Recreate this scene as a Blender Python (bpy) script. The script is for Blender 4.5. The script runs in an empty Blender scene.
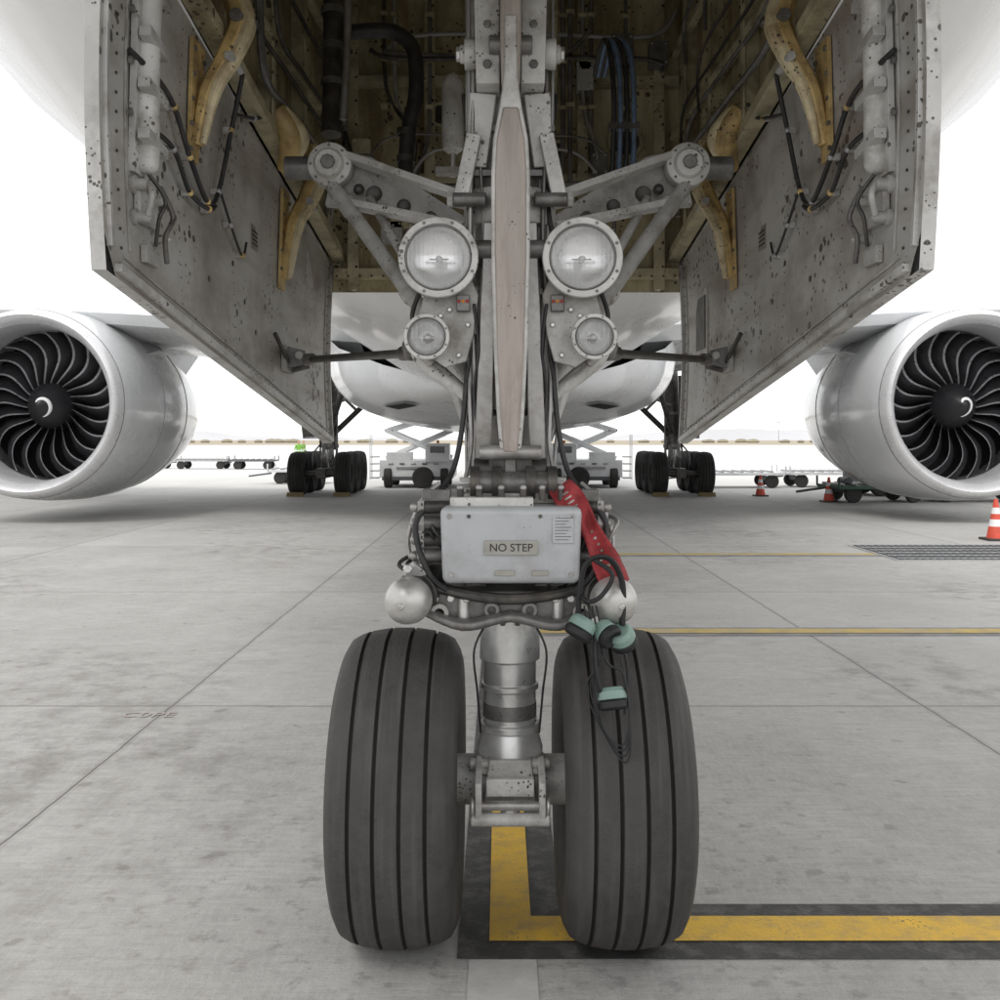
import bpy, bmesh, math, random
from mathutils import Vector, Matrix, Euler
random.seed(7)
scene = bpy.context.scene
V = Vector
pi = math.pi

# ------------------------------------------------------------------ materials
def mat(name, col, rough=.5, metal=0., var=.2, scale=5., dirt=None, damt=0., dscale=3., speck=0., sscale=45.,
        bump=0., bscale=40., coat=0., stretch=(1,1,1), spec=.5, speckcol=(.04,.032,.025), light=None, streak=None):
    m = bpy.data.materials.new(name); m.use_nodes = True
    nt = m.node_tree; N = nt.nodes; L = nt.links
    b = N['Principled BSDF']
    tc = N.new('ShaderNodeTexCoord'); mp = N.new('ShaderNodeMapping')
    mp.inputs['Scale'].default_value = stretch
    L.new(tc.outputs['Object'], mp.inputs['Vector'])
    n1 = N.new('ShaderNodeTexNoise'); n1.inputs['Scale'].default_value = scale; n1.inputs['Detail'].default_value = 5
    n1.inputs['Roughness'].default_value = .62
    L.new(mp.outputs[0], n1.inputs['Vector'])
    def mix(fac, a, c, blend='MIX'):
        x = N.new('ShaderNodeMix'); x.data_type = 'RGBA'; x.blend_type = blend
        for sock, val in ((x.inputs[0], fac), (x.inputs[6], a), (x.inputs[7], c)):
            if isinstance(val, bpy.types.NodeSocket): L.new(val, sock)
            elif isinstance(val, (float, int)): sock.default_value = val
            else: sock.default_value = (*val, 1)
        return x.outputs[2]
    def rng(src, a, c, lo=0., hi=1.):
        r = N.new('ShaderNodeMapRange'); r.clamp = True
        r.inputs[1].default_value = a; r.inputs[2].default_value = c
        r.inputs[3].default_value = lo; r.inputs[4].default_value = hi
        L.new(src, r.inputs[0]); return r.outputs[0]
    lo = tuple(c*(1-var) for c in col); hi = tuple(min(c*(1+var*.6), .95) for c in col)
    c = mix(rng(n1.outputs[0], .35, .65), lo, hi)
    if dirt:
        n2 = N.new('ShaderNodeTexNoise'); n2.inputs['Scale'].default_value = dscale; n2.inputs['Detail'].default_value = 7
        n2.inputs['Roughness'].default_value = .72
        mp2 = N.new('ShaderNodeMapping'); mp2.inputs['Location'].default_value = (3.1, 7.7, 1.3)
        L.new(mp.outputs[0], mp2.inputs[0]); L.new(mp2.outputs[0], n2.inputs['Vector'])
        if light: c = mix(rng(n2.outputs[0], .5, .3, 0, .8), c, light)
        c = mix(rng(n2.outputs[0], .47, .68, 0, damt), c, dirt)
    if streak:   # (colour, amount, mapping scale)
        mp3 = N.new('ShaderNodeMapping'); mp3.inputs['Scale'].default_value = streak[2]; L.new(tc.outputs['Object'], mp3.inputs[0])
        n5 = N.new('ShaderNodeTexNoise'); n5.inputs['Scale'].default_value = 1; n5.inputs['Detail'].default_value = 5
        L.new(mp3.outputs[0], n5.inputs['Vector'])
        c = mix(rng(n5.outputs[0], .50, .68, 0, streak[1]), c, streak[0])
    if speck:
        n3 = N.new('ShaderNodeTexNoise'); n3.inputs['Scale'].default_value = sscale*.10; n3.inputs['Detail'].default_value = 3
        L.new(tc.outputs['Object'], n3.inputs['Vector'])
        for sc_, am in ((sscale, speck), (sscale*.42, speck*.75)):
            v = N.new('ShaderNodeTexVoronoi'); v.inputs['Scale'].default_value = sc_
            L.new(tc.outputs['Object'], v.inputs['Vector'])
            th = rng(n3.outputs[0], .42, .66, .0, am)
            s = N.new('ShaderNodeMath'); s.operation = 'LESS_THAN'
            L.new(v.outputs['Distance'], s.inputs[0]); L.new(th, s.inputs[1])
            s2 = N.new('ShaderNodeMath'); s2.operation = 'MULTIPLY'; s2.inputs[1].default_value = .85
            L.new(s.outputs[0], s2.inputs[0])
            c = mix(s2.outputs[0], c, speckcol)
    L.new(c, b.inputs['Base Color'])
    b.inputs['Metallic'].default_value = metal
    L.new(rng(n1.outputs[0], .3, .7, max(rough-.1, .03), min(rough+.12, 1)), b.inputs['Roughness'])
    b.inputs['Specular IOR Level'].default_value = spec
    if coat:
        b.inputs['Coat Weight'].default_value = coat; b.inputs['Coat Roughness'].default_value = .08
    if bump:
        n4 = N.new('ShaderNodeTexNoise'); n4.inputs['Scale'].default_value = bscale; n4.inputs['Detail'].default_value = 4
        L.new(mp.outputs[0], n4.inputs['Vector'])
        bp = N.new('ShaderNodeBump'); bp.inputs['Strength'].default_value = bump; bp.inputs['Distance'].default_value = .01
        L.new(n4.outputs[0], bp.inputs['Height']); L.new(bp.outputs[0], b.inputs['Normal'])
    return m

BR = (.12, .095, .07)
M = dict(
 gear = mat('gear_grey_paint', (.44,.435,.42), .42, .1, .25, 7, BR, .7, 5, .26, 60, .08, 60),
 gearl = mat('gear_light_paint', (.60,.595,.575), .4, .05, .15, 7, BR, .55, 6, .24, 60, .06, 60),
 strut = mat('strut_metal', (.38,.37,.36), .36, .55, .25, 9, (.13,.11,.09), .65, 6, .14, 70, .05, 60),
 chrome = mat('bright_metal', (.64,.64,.63), .34, .7, .12, 10, (.30,.28,.26), .55, 7, .10, 90, 0, 90),
 dome = mat('dome_aluminium', (.54,.53,.51), .40, .6, .12, 20, (.3,.28,.25), .45, 14, .08, 120, .05, 150),
 dark = mat('dark_metal', (.075,.073,.07), .42, .5, .4, 12, (.20,.17,.14), .5, 9, 0, 50, .1, 60),
 mid = mat('mid_metal', (.20,.195,.19), .4, .45, .35, 12, (.08,.065,.05), .65, 9, .15, 60, .1, 60),
 black = mat('black_hose', (.022,.022,.024), .5, 0, .3, 20, (.12,.1,.08), .3, 12),
 blue = mat('blue_hose', (.13,.20,.32), .5, .1, .3, 30, BR, .4, 9),
 brown = mat('link_worn_paint', (.40,.35,.315), .46, .1, .14, 3.5, (.24,.20,.175), .75, 5, .16, 60, .05, 30, stretch=(4,4,.5)),
 tan = mat('hinge_arm_primer', (.58,.42,.18), .48, .05, .3, 7, (.16,.10,.05), .8, 7, .24, 50, .08, 40),
 cream = mat('hinge_arm_cream', (.66,.57,.37), .48, .05, .2, 9, (.30,.20,.10), .85, 9, .24, 50, .08, 40),
 well = mat('well_primer', (.46,.405,.235), .6, .05, .35, 2.5, (.12,.09,.05), .85, 3, .30, 30, .12, 25, stretch=(1,1,.5), light=(.62,.59,.44), streak=((.17,.10,.045),.75,(9,9,.9))),
 well2 = mat('well_structure', (.50,.46,.31), .55, .1, .3, 6, (.13,.09,.05), .85, 4, .28, 35, .1, 25),
 door = mat('door_inner_paint', (.47,.46,.44), .45, .05, .16, 2.2, (.22,.19,.16), .9, 1.7, .36, 26, .06, 12, streak=((.20,.165,.13),.6,(2,1.2,7))),
 door2 = mat('door_edge_paint', (.52,.515,.50), .42, .1, .18, 5, (.16,.13,.105), .75, 4, .27, 50, .05, 30),
 white = mat('aircraft_white_paint', (.69,.70,.71), .28, 0, .03, .6, (.52,.51,.49), .35, .8, coat=.4),
 belly = mat('belly_paint', (.72,.72,.72), .3, 0, .05, .5, (.50,.48,.45), .4, .9, coat=.3, stretch=(2,.4,1)),
 nac = mat('nacelle_paint', (.66,.67,.68), .22, 0, .03, .5, coat=.5),
 lip = mat('inlet_lip_metal', (.72,.72,.73), .3, .35, .04, 3),
 liner = mat('inlet_liner', (.38,.38,.39), .5, 0, .05, 3),
 blade = mat('fan_blade', (.06,.06,.065), .35, .5, .1, 5),
 bladee = mat('fan_blade_edge', (.55,.55,.57), .3, .6, .1, 5),
 void = mat('dark_void', (.008,.008,.009), .9, 0, .1, 5),
 spin = mat('spinner_black', (.015,.015,.017), .35, 0, .1, 5),
 swirl = mat('spinner_white', (.8,.8,.8), .5, 0, .03, 5),
 rubber = mat('tyre_rubber', (.047,.044,.042), .68, 0, .2, 30, (.080,.075,.071), .5, 3, .07, 60, .25, 120, spec=.4, speckcol=(.13,.12,.11), streak=((.085,.08,.075),.6,(40,2,2))),
 groove = mat('tyre_groove', (.010,.0095,.009), .9, 0, .2, 9),
 rubber2 = mat('main_tyre_rubber', (.03,.029,.028), .8, 0, .25, 6, (.07,.065,.06), .5, 4),
 boxw = mat('cover_box_paint', (.43,.44,.455), .36, .1, .08, 4, (.27,.26,.25), .65, 5, .13, 60, .03, 60),
 plate = mat('placard_metal', (.34,.33,.30), .35, .5, .1, 20),
 ink = mat('black_ink', (.012,.012,.012), .6),
 redink = mat('red_ink', (.4,.05,.04), .6),
 red = mat('ribbon_red', (.33,.035,.04), .75, 0, .3, 25, (.14,.02,.02), .6, 20, bump=.3, bscale=120),
 mint = mat('earcup_green', (.21,.31,.27), .45, 0, .1, 15),
 foam = mat('ear_cushion', (.012,.012,.013), .6),
 orange = mat('cone_orange', (.68,.09,.05), .5, 0, .12, 8, (.3,.08,.05), .4, 6),
 band = mat('cone_band', (.8,.8,.8), .4, 0, .05, 8),
 cbase = mat('cone_base', (.05,.045,.04), .7),
 yel = mat('chock_tan', (.22,.17,.08), .7, 0, .2, 9),
 gse = mat('gse_white', (.76,.77,.78), .4, 0, .08, 2, (.5,.49,.47), .4, 2),
 gsed = mat('gse_dark', (.10,.105,.11), .6, 0, .2, 3),
 gseg = mat('gse_green', (.05,.10,.07), .6, 0, .2, 3),
 steel = mat('galvanised_steel', (.38,.38,.38), .5, .5, .15, 8),
 amber = mat('amber_lens', (.7,.25,.03), .3),
 glassd = mat('window_glass', (.03,.035,.04), .1),
 reflector = mat('lamp_reflector', (.93,.93,.93), .22, .45, .02, 8),
)

def lens_mat():
    m = bpy.data.materials.new('lamp_glass'); m.use_nodes = True
    nt = m.node_tree; N = nt.nodes; L = nt.links; b = N['Principled BSDF']
    b.inputs['Base Color'].default_value = (1,1,1,1)
    b.inputs['Transmission Weight'].default_value = 1.
    b.inputs['Roughness'].default_value = .03; b.inputs['IOR'].default_value = 1.45
    tc = N.new('ShaderNodeTexCoord'); wv = N.new('ShaderNodeTexWave'); wv.inputs['Scale'].default_value = 22; wv.bands_direction = 'X'
    L.new(tc.outputs['Object'], wv.inputs['Vector'])
    n = N.new('ShaderNodeTexNoise'); n.inputs['Scale'].default_value = 30; L.new(tc.outputs['Object'], n.inputs['Vector'])
    a = N.new('ShaderNodeMath'); a.operation = 'ADD'; L.new(wv.outputs[1], a.inputs[0]); L.new(n.outputs[0], a.inputs[1])
    bp = N.new('ShaderNodeBump'); bp.inputs['Strength'].default_value = .45; bp.inputs['Distance'].default_value = .004
    L.new(a.outputs[0], bp.inputs['Height']); L.new(bp.outputs[0], b.inputs['Normal'])
    return m
M['lens'] = lens_mat()

# ------------------------------------------------------------------ builder
def empty(name, loc=(0,0,0)):
    o = bpy.data.objects.new(name, None); o.empty_display_size = .2; o.location = loc
    scene.collection.objects.link(o); return o

def basis(d):
    d = V(d).normalized()
    u = d.cross(V((0,0,1)))
    if u.length < .05: u = d.cross(V((0,1,0)))
    u.normalize(); w = d.cross(u).normalized()
    return u, w, d

class B:
    def __init__(s, name, parent=None, bevel=.0025, angle=48):
        s.name, s.parent, s.bevel, s.angle = name, parent, bevel, angle
        s.bm = bmesh.new(); s.mats = []
    def mi(s, m):
        m = M[m] if isinstance(m, str) else m
        if m not in s.mats: s.mats.append(m)
        return s.mats.index(m)
    def add(s, vs, fs, m):
        i = s.mi(m) if not isinstance(m, list) else None
        bv = [s.bm.verts.new(v) for v in vs]
        for k, f in enumerate(fs):
            try:
                fc = s.bm.faces.new([bv[j] for j in f])
                fc.material_index = i if i is not None else s.mi(m[k])
            except ValueError: pass
        return bv
    def lathe(s, prof, o, ax, m, seg=32, mats=None):
        u, w, d = basis(ax); o = V(o); vs = []; fs = []; ms = []
        idx = []
        for (t, r) in prof:
            if r < 1e-5:
                vs.append(o+d*t); idx.append([len(vs)-1]*seg)
            else:
                row = []
                for k in range(seg):
                    a = 2*pi*k/seg; vs.append(o+d*t+(u*math.cos(a)+w*math.sin(a))*r); row.append(len(vs)-1)
                idx.append(row)
        for i in range(len(prof)-1):
            for k in range(seg):
                k2 = (k+1) % seg
                q = [idx[i][k], idx[i][k2], idx[i+1][k2], idx[i+1][k]]
                q2 = []
                for z in q:
                    if z not in q2: q2.append(z)
                if len(q2) > 2:
                    fs.append(q2); ms.append(mats[i] if mats else m)
        s.add(vs, fs, ms)
    def cyl(s, p0, p1, r, m='gear', r1=None, seg=20):
        p0, p1 = V(p0), V(p1); L_ = (p1-p0).length; r1 = r if r1 is None else r1
        s.lathe([(0,0),(0,r),(L_,r1),(L_,0)], p0, p1-p0, m, seg)
    def bolt(s, p, ax, r=.012, h=.01, m='chrome'):
        p = V(p); s.cyl(p, p+V(ax).normalized()*h, r, m, seg=6)
    def sphere(s, c, r, m='gear', seg=20, sc=(1,1,1)):
        n = seg//2; vs = []; fs = []
        for i in range(n+1):
            th = pi*i/n
            for k in range(seg):
                a = 2*pi*k/seg
                vs.append(V(c)+V((math.sin(th)*math.cos(a)*r*sc[0], math.sin(th)*math.sin(a)*r*sc[1], math.cos(th)*r*sc[2])))
        for i in range(n):
            for k in range(seg):
                k2 = (k+1) % seg
                if i == 0: fs.append([k, (i+1)*seg+k, (i+1)*seg+k2])
                elif i == n-1: fs.append([i*seg+k, (i+1)*seg+k, i*seg+k2])
                else: fs.append([i*seg+k, (i+1)*seg+k, (i+1)*seg+k2, i*seg+k2])
        s.add(vs, fs, m)
    def box(s, c, size, m='gear', rot=None):
        R = Euler(rot).to_matrix() if rot else Matrix.Identity(3)
        vs = [V(c)+R@V((x*size[0]/2, y*size[1]/2, z*size[2]/2)) for x in (-1,1) for y in (-1,1) for z in (-1,1)]
        s.add(vs, [(0,1,3,2),(4,6,7,5),(0,4,5,1),(2,3,7,6),(0,2,6,4),(1,5,7,3)], m)
    def hexa(s, p, m):
        s.add([V(q) for q in p], [(0,1,2,3),(7,6,5,4),(0,4,5,1),(1,5,6,2),(2,6,7,3),(3,7,4,0)], m)
    def prism(s, pts, o, u, v, th, m='gear'):
        o, u, v = V(o), V(u).normalized(), V(v).normalized(); n = u.cross(v).normalized()
        k = len(pts)
        vs = [o+u*a+v*b-n*th/2 for a, b in pts]+[o+u*a+v*b+n*th/2 for a, b in pts]
        fs = [list(range(k))[::-1], [k+i for i in range(k)]]+[[i, (i+1) % k, k+(i+1) % k, k+i] for i in range(k)]
        s.add(vs, fs, m)
    def strip(s, a, b_, wa, wb, th, m='gear', nrm=(0,-1,0)):
        a, b_ = V(a), V(b_); d = (b_-a).normalized(); n = V(nrm); w = d.cross(n).normalized(); n = w.cross(d).normalized()
        P = []
        for q, ww in ((a, wa), (b_, wb)):
            P += [q-w*ww/2-n*th/2, q+w*ww/2-n*th/2, q+w*ww/2+n*th/2, q-w*ww/2+n*th/2]
        s.hexa(P, m)
    def pipe(s, pts, r, m='black', seg=10, sub=6, flat=1., fdir=None):
        P = [V(p) for p in pts]; n = len(P)
        R = r if isinstance(r, (list, tuple)) else [r]*n
        Q = []; RR = []
        if n == 2 or sub <= 1: Q, RR = P, list(R)
        else:
            for i in range(n-1):
                p0 = P[max(i-1,0)]; p1 = P[i]; p2 = P[i+1]; p3 = P[min(i+2,n-1)]
                for k in range(sub):
                    t = k/sub
                    Q.append(.5*((2*p1)+(p2-p0)*t+(2*p0-5*p1+4*p2-p3)*t*t+(3*p1-p0-3*p2+p3)*t**3)); RR.append(R[i]*(1-t)+R[i+1]*t)
            Q.append(P[-1]); RR.append(R[-1])
        u, w, d = basis(Q[1]-Q[0])
        if fdir is not None:
            u = (V(fdir)-d*V(fdir).dot(d)).normalized(); w = d.cross(u)
        vs = []; fs = []
        for i, q in enumerate(Q):
            dd = (Q[min(i+1,len(Q)-1)]-Q[max(i-1,0)]).normalized()
            u = (u-dd*u.dot(dd)).normalized(); w = dd.cross(u)
            for k in range(seg):
                a = 2*pi*(k+.5)/seg
                vs.append(q+(u*math.cos(a)*flat+w*math.sin(a))*RR[i])
        for i in range(len(Q)-1):
            for k in range(seg):
                k2 = (k+1) % seg
                fs.append([i*seg+k, i*seg+k2, (i+1)*seg+k2, (i+1)*seg+k])
        fs.append(list(range(seg))[::-1]); fs.append([(len(Q)-1)*seg+k for k in range(seg)])
        s.add(vs, fs, m)
    def grid(s, fn, nu, nv, m):
        vs = [V(fn(i/nu, j/nv)) for i in range(nu+1) for j in range(nv+1)]
        fs = [[i*(nv+1)+j, (i+1)*(nv+1)+j, (i+1)*(nv+1)+j+1, i*(nv+1)+j+1] for i in range(nu) for j in range(nv)]
        if isinstance(m, tuple): m = [m[0] if j else m[1] for i in range(nu) for j in range(nv)]
        s.add(vs, fs, m)
    def done(s, solid=0, loc=None, rot=None):
        bm = s.bm
        bmesh.ops.recalc_face_normals(bm, faces=bm.faces)
        for f in bm.faces: f.smooth = True
        for e in bm.edges:
            if len(e.link_faces) == 2 and e.calc_face_angle(0) > math.radians(s.angle*.75): e.smooth = False
        me = bpy.data.meshes.new(s.name); bm.to_mesh(me); bm.free()
        for m in s.mats: me.materials.append(m)
        o = bpy.data.objects.new(s.name, me); scene.collection.objects.link(o)
        if solid:
            sm = o.modifiers.new('thickness', 'SOLIDIFY'); sm.thickness = solid; sm.offset = 0
        if s.bevel:
            bv = o.modifiers.new('edge_bevel', 'BEVEL'); bv.width = s.bevel; bv.segments = 2
            bv.limit_method = 'ANGLE'; bv.angle_limit = math.radians(s.angle); bv.use_clamp_overlap = True
        if s.parent: o.parent = s.parent
        if loc: o.location = loc
        if rot: o.rotation_euler = rot
        return o

def text(name, body, loc, size, m, parent, rot=(pi/2,0,0), ext=.0006):
    c = bpy.data.curves.new(name, 'FONT'); c.body = body; c.size = size; c.extrude = ext
    c.align_x = 'CENTER'; c.align_y = 'CENTER'; c.materials.append(M[m] if isinstance(m,str) else m)
    o = bpy.data.objects.new(name, c); o.location = loc; o.rotation_euler = rot
    scene.collection.objects.link(o)
    if parent: o.parent = parent
    return o

# ------------------------------------------------------------------ ground
def ground_mat():
    m = bpy.data.materials.new('concrete_apron'); m.use_nodes = True
    nt = m.node_tree; N = nt.nodes; L = nt.links; b = N['Principled BSDF']
    tc = N.new('ShaderNodeTexCoord'); sp = N.new('ShaderNodeSeparateXYZ'); L.new(tc.outputs['Object'], sp.inputs[0])
    def math_(op, a, c=None, d=None):
        x = N.new('ShaderNodeMath'); x.operation = op
        for i, q in enumerate((a, c, d)):
            if q is None: continue
            if isinstance(q, bpy.types.NodeSocket): L.new(q, x.inputs[i])
            else: x.inputs[i].default_value = q
        return x.outputs[0]
    def noise(scale, detail=5, rough=.6, st=(1,1,1)):
        mp = N.new('ShaderNodeMapping'); mp.inputs['Scale'].default_value = st; L.new(tc.outputs['Object'], mp.inputs[0])
        n = N.new('ShaderNodeTexNoise'); n.inputs['Scale'].default_value = scale; n.inputs['Detail'].default_value = detail
        n.inputs['Roughness'].default_value = rough; L.new(mp.outputs[0], n.inputs['Vector']); return n.outputs[0]
    def rng(src, a, c, lo=0., hi=1.):
        r = N.new('ShaderNodeMapRange'); r.inputs[1].default_value = a; r.inputs[2].default_value = c
        r.inputs[3].default_value = lo; r.inputs[4].default_value = hi; L.new(src, r.inputs[0]); return r.outputs[0]
    def mix(fac, a, c):
        x = N.new('ShaderNodeMix'); x.data_type = 'RGBA'
        for sock, val in ((x.inputs[0], fac), (x.inputs[6], a), (x.inputs[7], c)):
            if isinstance(val, bpy.types.NodeSocket): L.new(val, sock)
            elif isinstance(val, (float, int)): sock.default_value = val
            else: sock.default_value = (*val, 1)
        return x.outputs[2]
    wob = math_('MULTIPLY', math_('SUBTRACT', noise(2.5, 3), .5), .03)
    X = math_('ADD', sp.outputs[0], wob); Y = math_('ADD', sp.outputs[1], wob)
    sx = math_('DIVIDE', math_('ADD', X, 2.13), 4.8); sy = math_('DIVIDE', math_('SUBTRACT', Y, 2.92), 4.8)
    def line(q, w):
        fr = math_('FRACT', math_('ADD', q, .5)); dd = math_('ABSOLUTE', math_('SUBTRACT', fr, .5))
        return math_('LESS_THAN', dd, w/4.8)
    joint = math_('MAXIMUM', line(sx, .006), line(sy, .006))
    jhalo = math_('MAXIMUM', line(sx, .028), line(sy, .028))
    cell = N.new('ShaderNodeTexWhiteNoise'); cell.noise_dimensions = '2D'
    cv = N.new('ShaderNodeCombineXYZ'); L.new(math_('FLOOR', sx), cv.inputs[0]); L.new(math_('FLOOR', sy), cv.inputs[1])
    L.new(cv.outputs[0], cell.inputs['Vector'])
    c = mix(rng(noise(.8, 8, .66), .35, .66), (.33,.322,.305), (.455,.447,.43))
    c = mix(rng(noise(6, 7, .72), .42, .66, 0, .5), c, (.275,.267,.253))
    c = mix(rng(noise(34, 4, .65, (.12,1,1)), .42, .66, 0, .5), c, (.255,.248,.236))
    c = mix(rng(noise(50, 4, .6, (1,.2,1)), .46, .68, 0, .3), c, (.50,.493,.475))
    c = mix(math_('MULTIPLY', cell.outputs[0], .28), c, (.53,.523,.505))
    c = mix(rng(noise(170, 2, .5), .60, .69, 0, .6), c, (.14,.135,.13))
    st = math_('MULTIPLY', rng(noise(.35, 4, .6, (1,.6,1)), .48, .62), rng(noise(3.5, 7, .7), .45, .64))
    c = mix(math_('MULTIPLY', st, .65), c, (.17,.162,.15))
    # scattered small drips
    c = mix(rng(noise(7, 2, .4), .70, .73, 0, .35), c, (.13,.12,.11))
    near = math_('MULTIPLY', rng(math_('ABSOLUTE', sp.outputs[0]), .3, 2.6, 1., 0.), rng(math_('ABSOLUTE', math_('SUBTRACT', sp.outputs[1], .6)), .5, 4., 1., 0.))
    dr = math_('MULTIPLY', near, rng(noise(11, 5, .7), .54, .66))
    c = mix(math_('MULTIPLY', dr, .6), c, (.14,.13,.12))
    # faint rubber track along the stand centreline
    trk = math_('MULTIPLY', rng(math_('ABSOLUTE', math_('SUBTRACT', math_('ABSOLUTE', sp.outputs[0]), .4)), .08, .3, 1., 0.), rng(noise(1.3, 5, .6, (1,.3,1)), .4, .62))
    c = mix(math_('MULTIPLY', trk, .3), c, (.15,.145,.14))
    c = mix(rng(sp.outputs[1], 16., 55., 0., .85), c, (.74,.735,.72))  # far apron paled with distance: haze and grazing sky sheen put into the colour
    c = mix(math_('MULTIPLY', jhalo, .2), c, (.2,.19,.18))
    c = mix(math_('MULTIPLY', joint, .75), c, (.08,.075,.07))
    c = mix(math_('GREATER_THAN', sp.outputs[1], 330.), c, (.35,.30,.22))
    L.new(c, b.inputs['Base Color'])
    b.inputs['Roughness'].default_value = .75; b.inputs['Specular IOR Level'].default_value = .35
    bp = N.new('ShaderNodeBump'); bp.inputs['Strength'].default_value = .5; bp.inputs['Distance'].default_value = .005
    L.new(math_('ADD', noise(90, 4, .7, (.2,1,1)), noise(25, 4)), bp.inputs['Height']); L.new(bp.outputs[0], b.inputs['Normal'])
    return m
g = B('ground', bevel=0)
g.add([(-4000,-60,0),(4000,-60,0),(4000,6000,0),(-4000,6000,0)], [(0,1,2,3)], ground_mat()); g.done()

blackpaint = mat('black_road_paint', (.045,.043,.041), .7, 0, .3, 8, (.17,.16,.15), .6, 14, bump=.3, bscale=80)
yellowpaint = mat('yellow_road_paint', (.70,.43,.04), .6, 0, .15, 6, (.38,.26,.10), .75, 12, .24, 60, .3, 80, speckcol=(.16,.12,.07))
thinyellow = mat('faded_yellow_paint', (.46,.34,.11), .7, 0, .2, 5, (.36,.33,.27), .8, 4)
thinblack = mat('faded_black_paint', (.20,.195,.19), .7, 0, .2, 5, (.33,.325,.31), .8, 5)
palepaint = mat('pale_ground_patch', (.46,.455,.44), .8, 0, .1, 6, (.36,.35,.34), .7, 7, bump=.2)
redfade = mat('faded_red_paint', (.40,.345,.33), .8, 0, .1, 20, (.40,.39,.38), .95, 14)
def sheet(b, x0, x1, y0, y1, z, m): b.add([(x0,y0,z),(x1,y0,z),(x1,y1,z),(x0,y1,z)], [(0,1,2,3)], m)
mk = B('painted_taxi_line', bevel=0)
mk.add([(-.175,-.20,.004),(14,-.20,.004),(14,.186,.004),(.19,.186,.004),(.19,5,.004),(-.175,5,.004)], [(0,1,2,3,4,5)], blackpaint)
mk.add([(-.07,-.09,.008),(14,-.09,.008),(14,.086,.008),(.075,.086,.008),(.075,5,.008),(-.07,5,.008)], [(0,1,2,3,4,5)], yellowpaint)
sheet(mk, -.135, .085, -2.6, -.205, .004, palepaint)
mk.done()
mk = B('painted_stand_line', bevel=0)
sheet(mk, .3, 22, 5.20, 5.58, .004, thinblack); sheet(mk, .3, 22, 5.30, 5.50, .008, thinyellow)
sheet(mk, 1.5, 5.6, 11.30, 11.52, .004, thinyellow); sheet(mk, 1.5, 5.6, 11.10, 11.20, .004, thinblack)
mk.done()
text('painted_stand_text', 'C0PE', (-2.2, 2.70, .005), .15, redfade, None, rot=(0,0,0), ext=.0005)
dg = B('drain_grate', bevel=.004)
dg.box((7.0,11.6,.004), (2.9,2.0,.012), 'steel')
for i in range(26):
    dg.box((5.65+i*.108, 11.6, .016), (.05,1.9,.014), 'gsed')
for j in range(6): dg.box((7.0,10.7+j*.36,.026), (2.8,.04,.008), 'steel')
dg.done()

# ------------------------------------------------------------------ fuselage
plane = empty('airliner')
def wy(y): return 1.085-(y+.8)/2.9*.115
rings = [(-6.0,4.95,.05,5.05),(-5.8,4.62,.55,5.35),(-5.2,4.25,1.05,5.9),(-4.2,3.9,1.75,6.6),(-3,3.62,2.3,7.3),(-2,3.36,2.62,7.8),(-1.1,3.14,2.9,8.2),
 (-.8,3.06,3.0,8.3),(0,2.915,3.15,8.5),(.8,2.77,3.3,8.65),(1.5,2.645,3.42,8.75),(2.1,2.54,3.48,8.8),(3,2.46,3.48,8.85),(4.5,2.42,3.45,8.9),(8,2.42,3.35,8.9),
 (14,2.42,3.25,8.9),(24,2.42,3.1,8.9),(40,2.42,3.1,8.9),(50,3.6,2.6,8.8),(60,5.6,1.4,8.5),(66,7.2,.3,8.0)]
fb = B('fuselage', plane, bevel=0, angle=60)
nb, ns = 8, 30
rowv = []
for (y, zb, a, zt) in rings:
    zc = 5.55 if y > -1 else 5.55-(-1-y)*.1
    zc = min(max(zc, zb+.05), zt-.05)
    w = min(wy(y), a*.75) if y < 2.5 else min(.97, a*.5)
    xs = [-w+2*w*i/nb for i in range(nb+1)]
    pts = [(x, zc-(zc-zb)*math.sqrt(1-(x/a)**2)) for x in xs]
    th0 = math.asin(w/a)
    for k in range(1, ns):
        th = th0+(2*pi-2*th0)*k/ns
        x = a*math.sin(th); c = math.cos(th)
        pts.append((x, zc-c*((zc-zb) if c > 0 else (zt-zc))))
    rowv.append([fb.bm.verts.new((x, y, z)) for x, z in pts])
mi = fb.mi('white'); mb = fb.mi('belly')
for i in range(len(rings)-1):
    y0, y1 = rings[i][0], rings[i+1][0]
    n = len(rowv[i])
    for k in range(n):
        if k < nb and y0 >= -1.15 and y1 <= 2.15: continue
        k2 = (k+1) % n
        f = fb.bm.faces.new([rowv[i][k], rowv[i][k2], rowv[i+1][k2], rowv[i+1][k]])
        f.material_index = mb if (k < nb+3 or k > n-4) else mi
fb.done()
bd = B('belly_fittings', plane, bevel=.004)
for x, y in ((0,6.5),(.5,9.0),(-.4,11)):
    bd.prism([(0,0),(.45,0),(.35,-.28),(.15,-.28)], (x,y,2.43), (0,1,0), (0,0,1), .03, 'white')
for y in (3.4,5.2,7.2,9.6,12): 
    bd.grid(lambda u, v, y=y: ((u-.5)*4.6, y+v*.012, 5.55-3.135*math.sqrt(max(0,1-((u-.5)*4.6/3.46)**2))-.004), 24, 1, 'mid')
bd.done()
fr = B('wing_body_fairing', plane, bevel=0, angle=60)
sec = [(11.5,.4,2.45,2.46),(12.5,1.9,2.3,2.9),(14,2.85,2.12,3.3),(16,3.4,1.98,3.7),(19,3.6,1.93,4.0),(30,3.6,1.93,4.0),(36,3.2,2.1,3.8),(40,2.4,2.4,3.2)]
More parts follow.
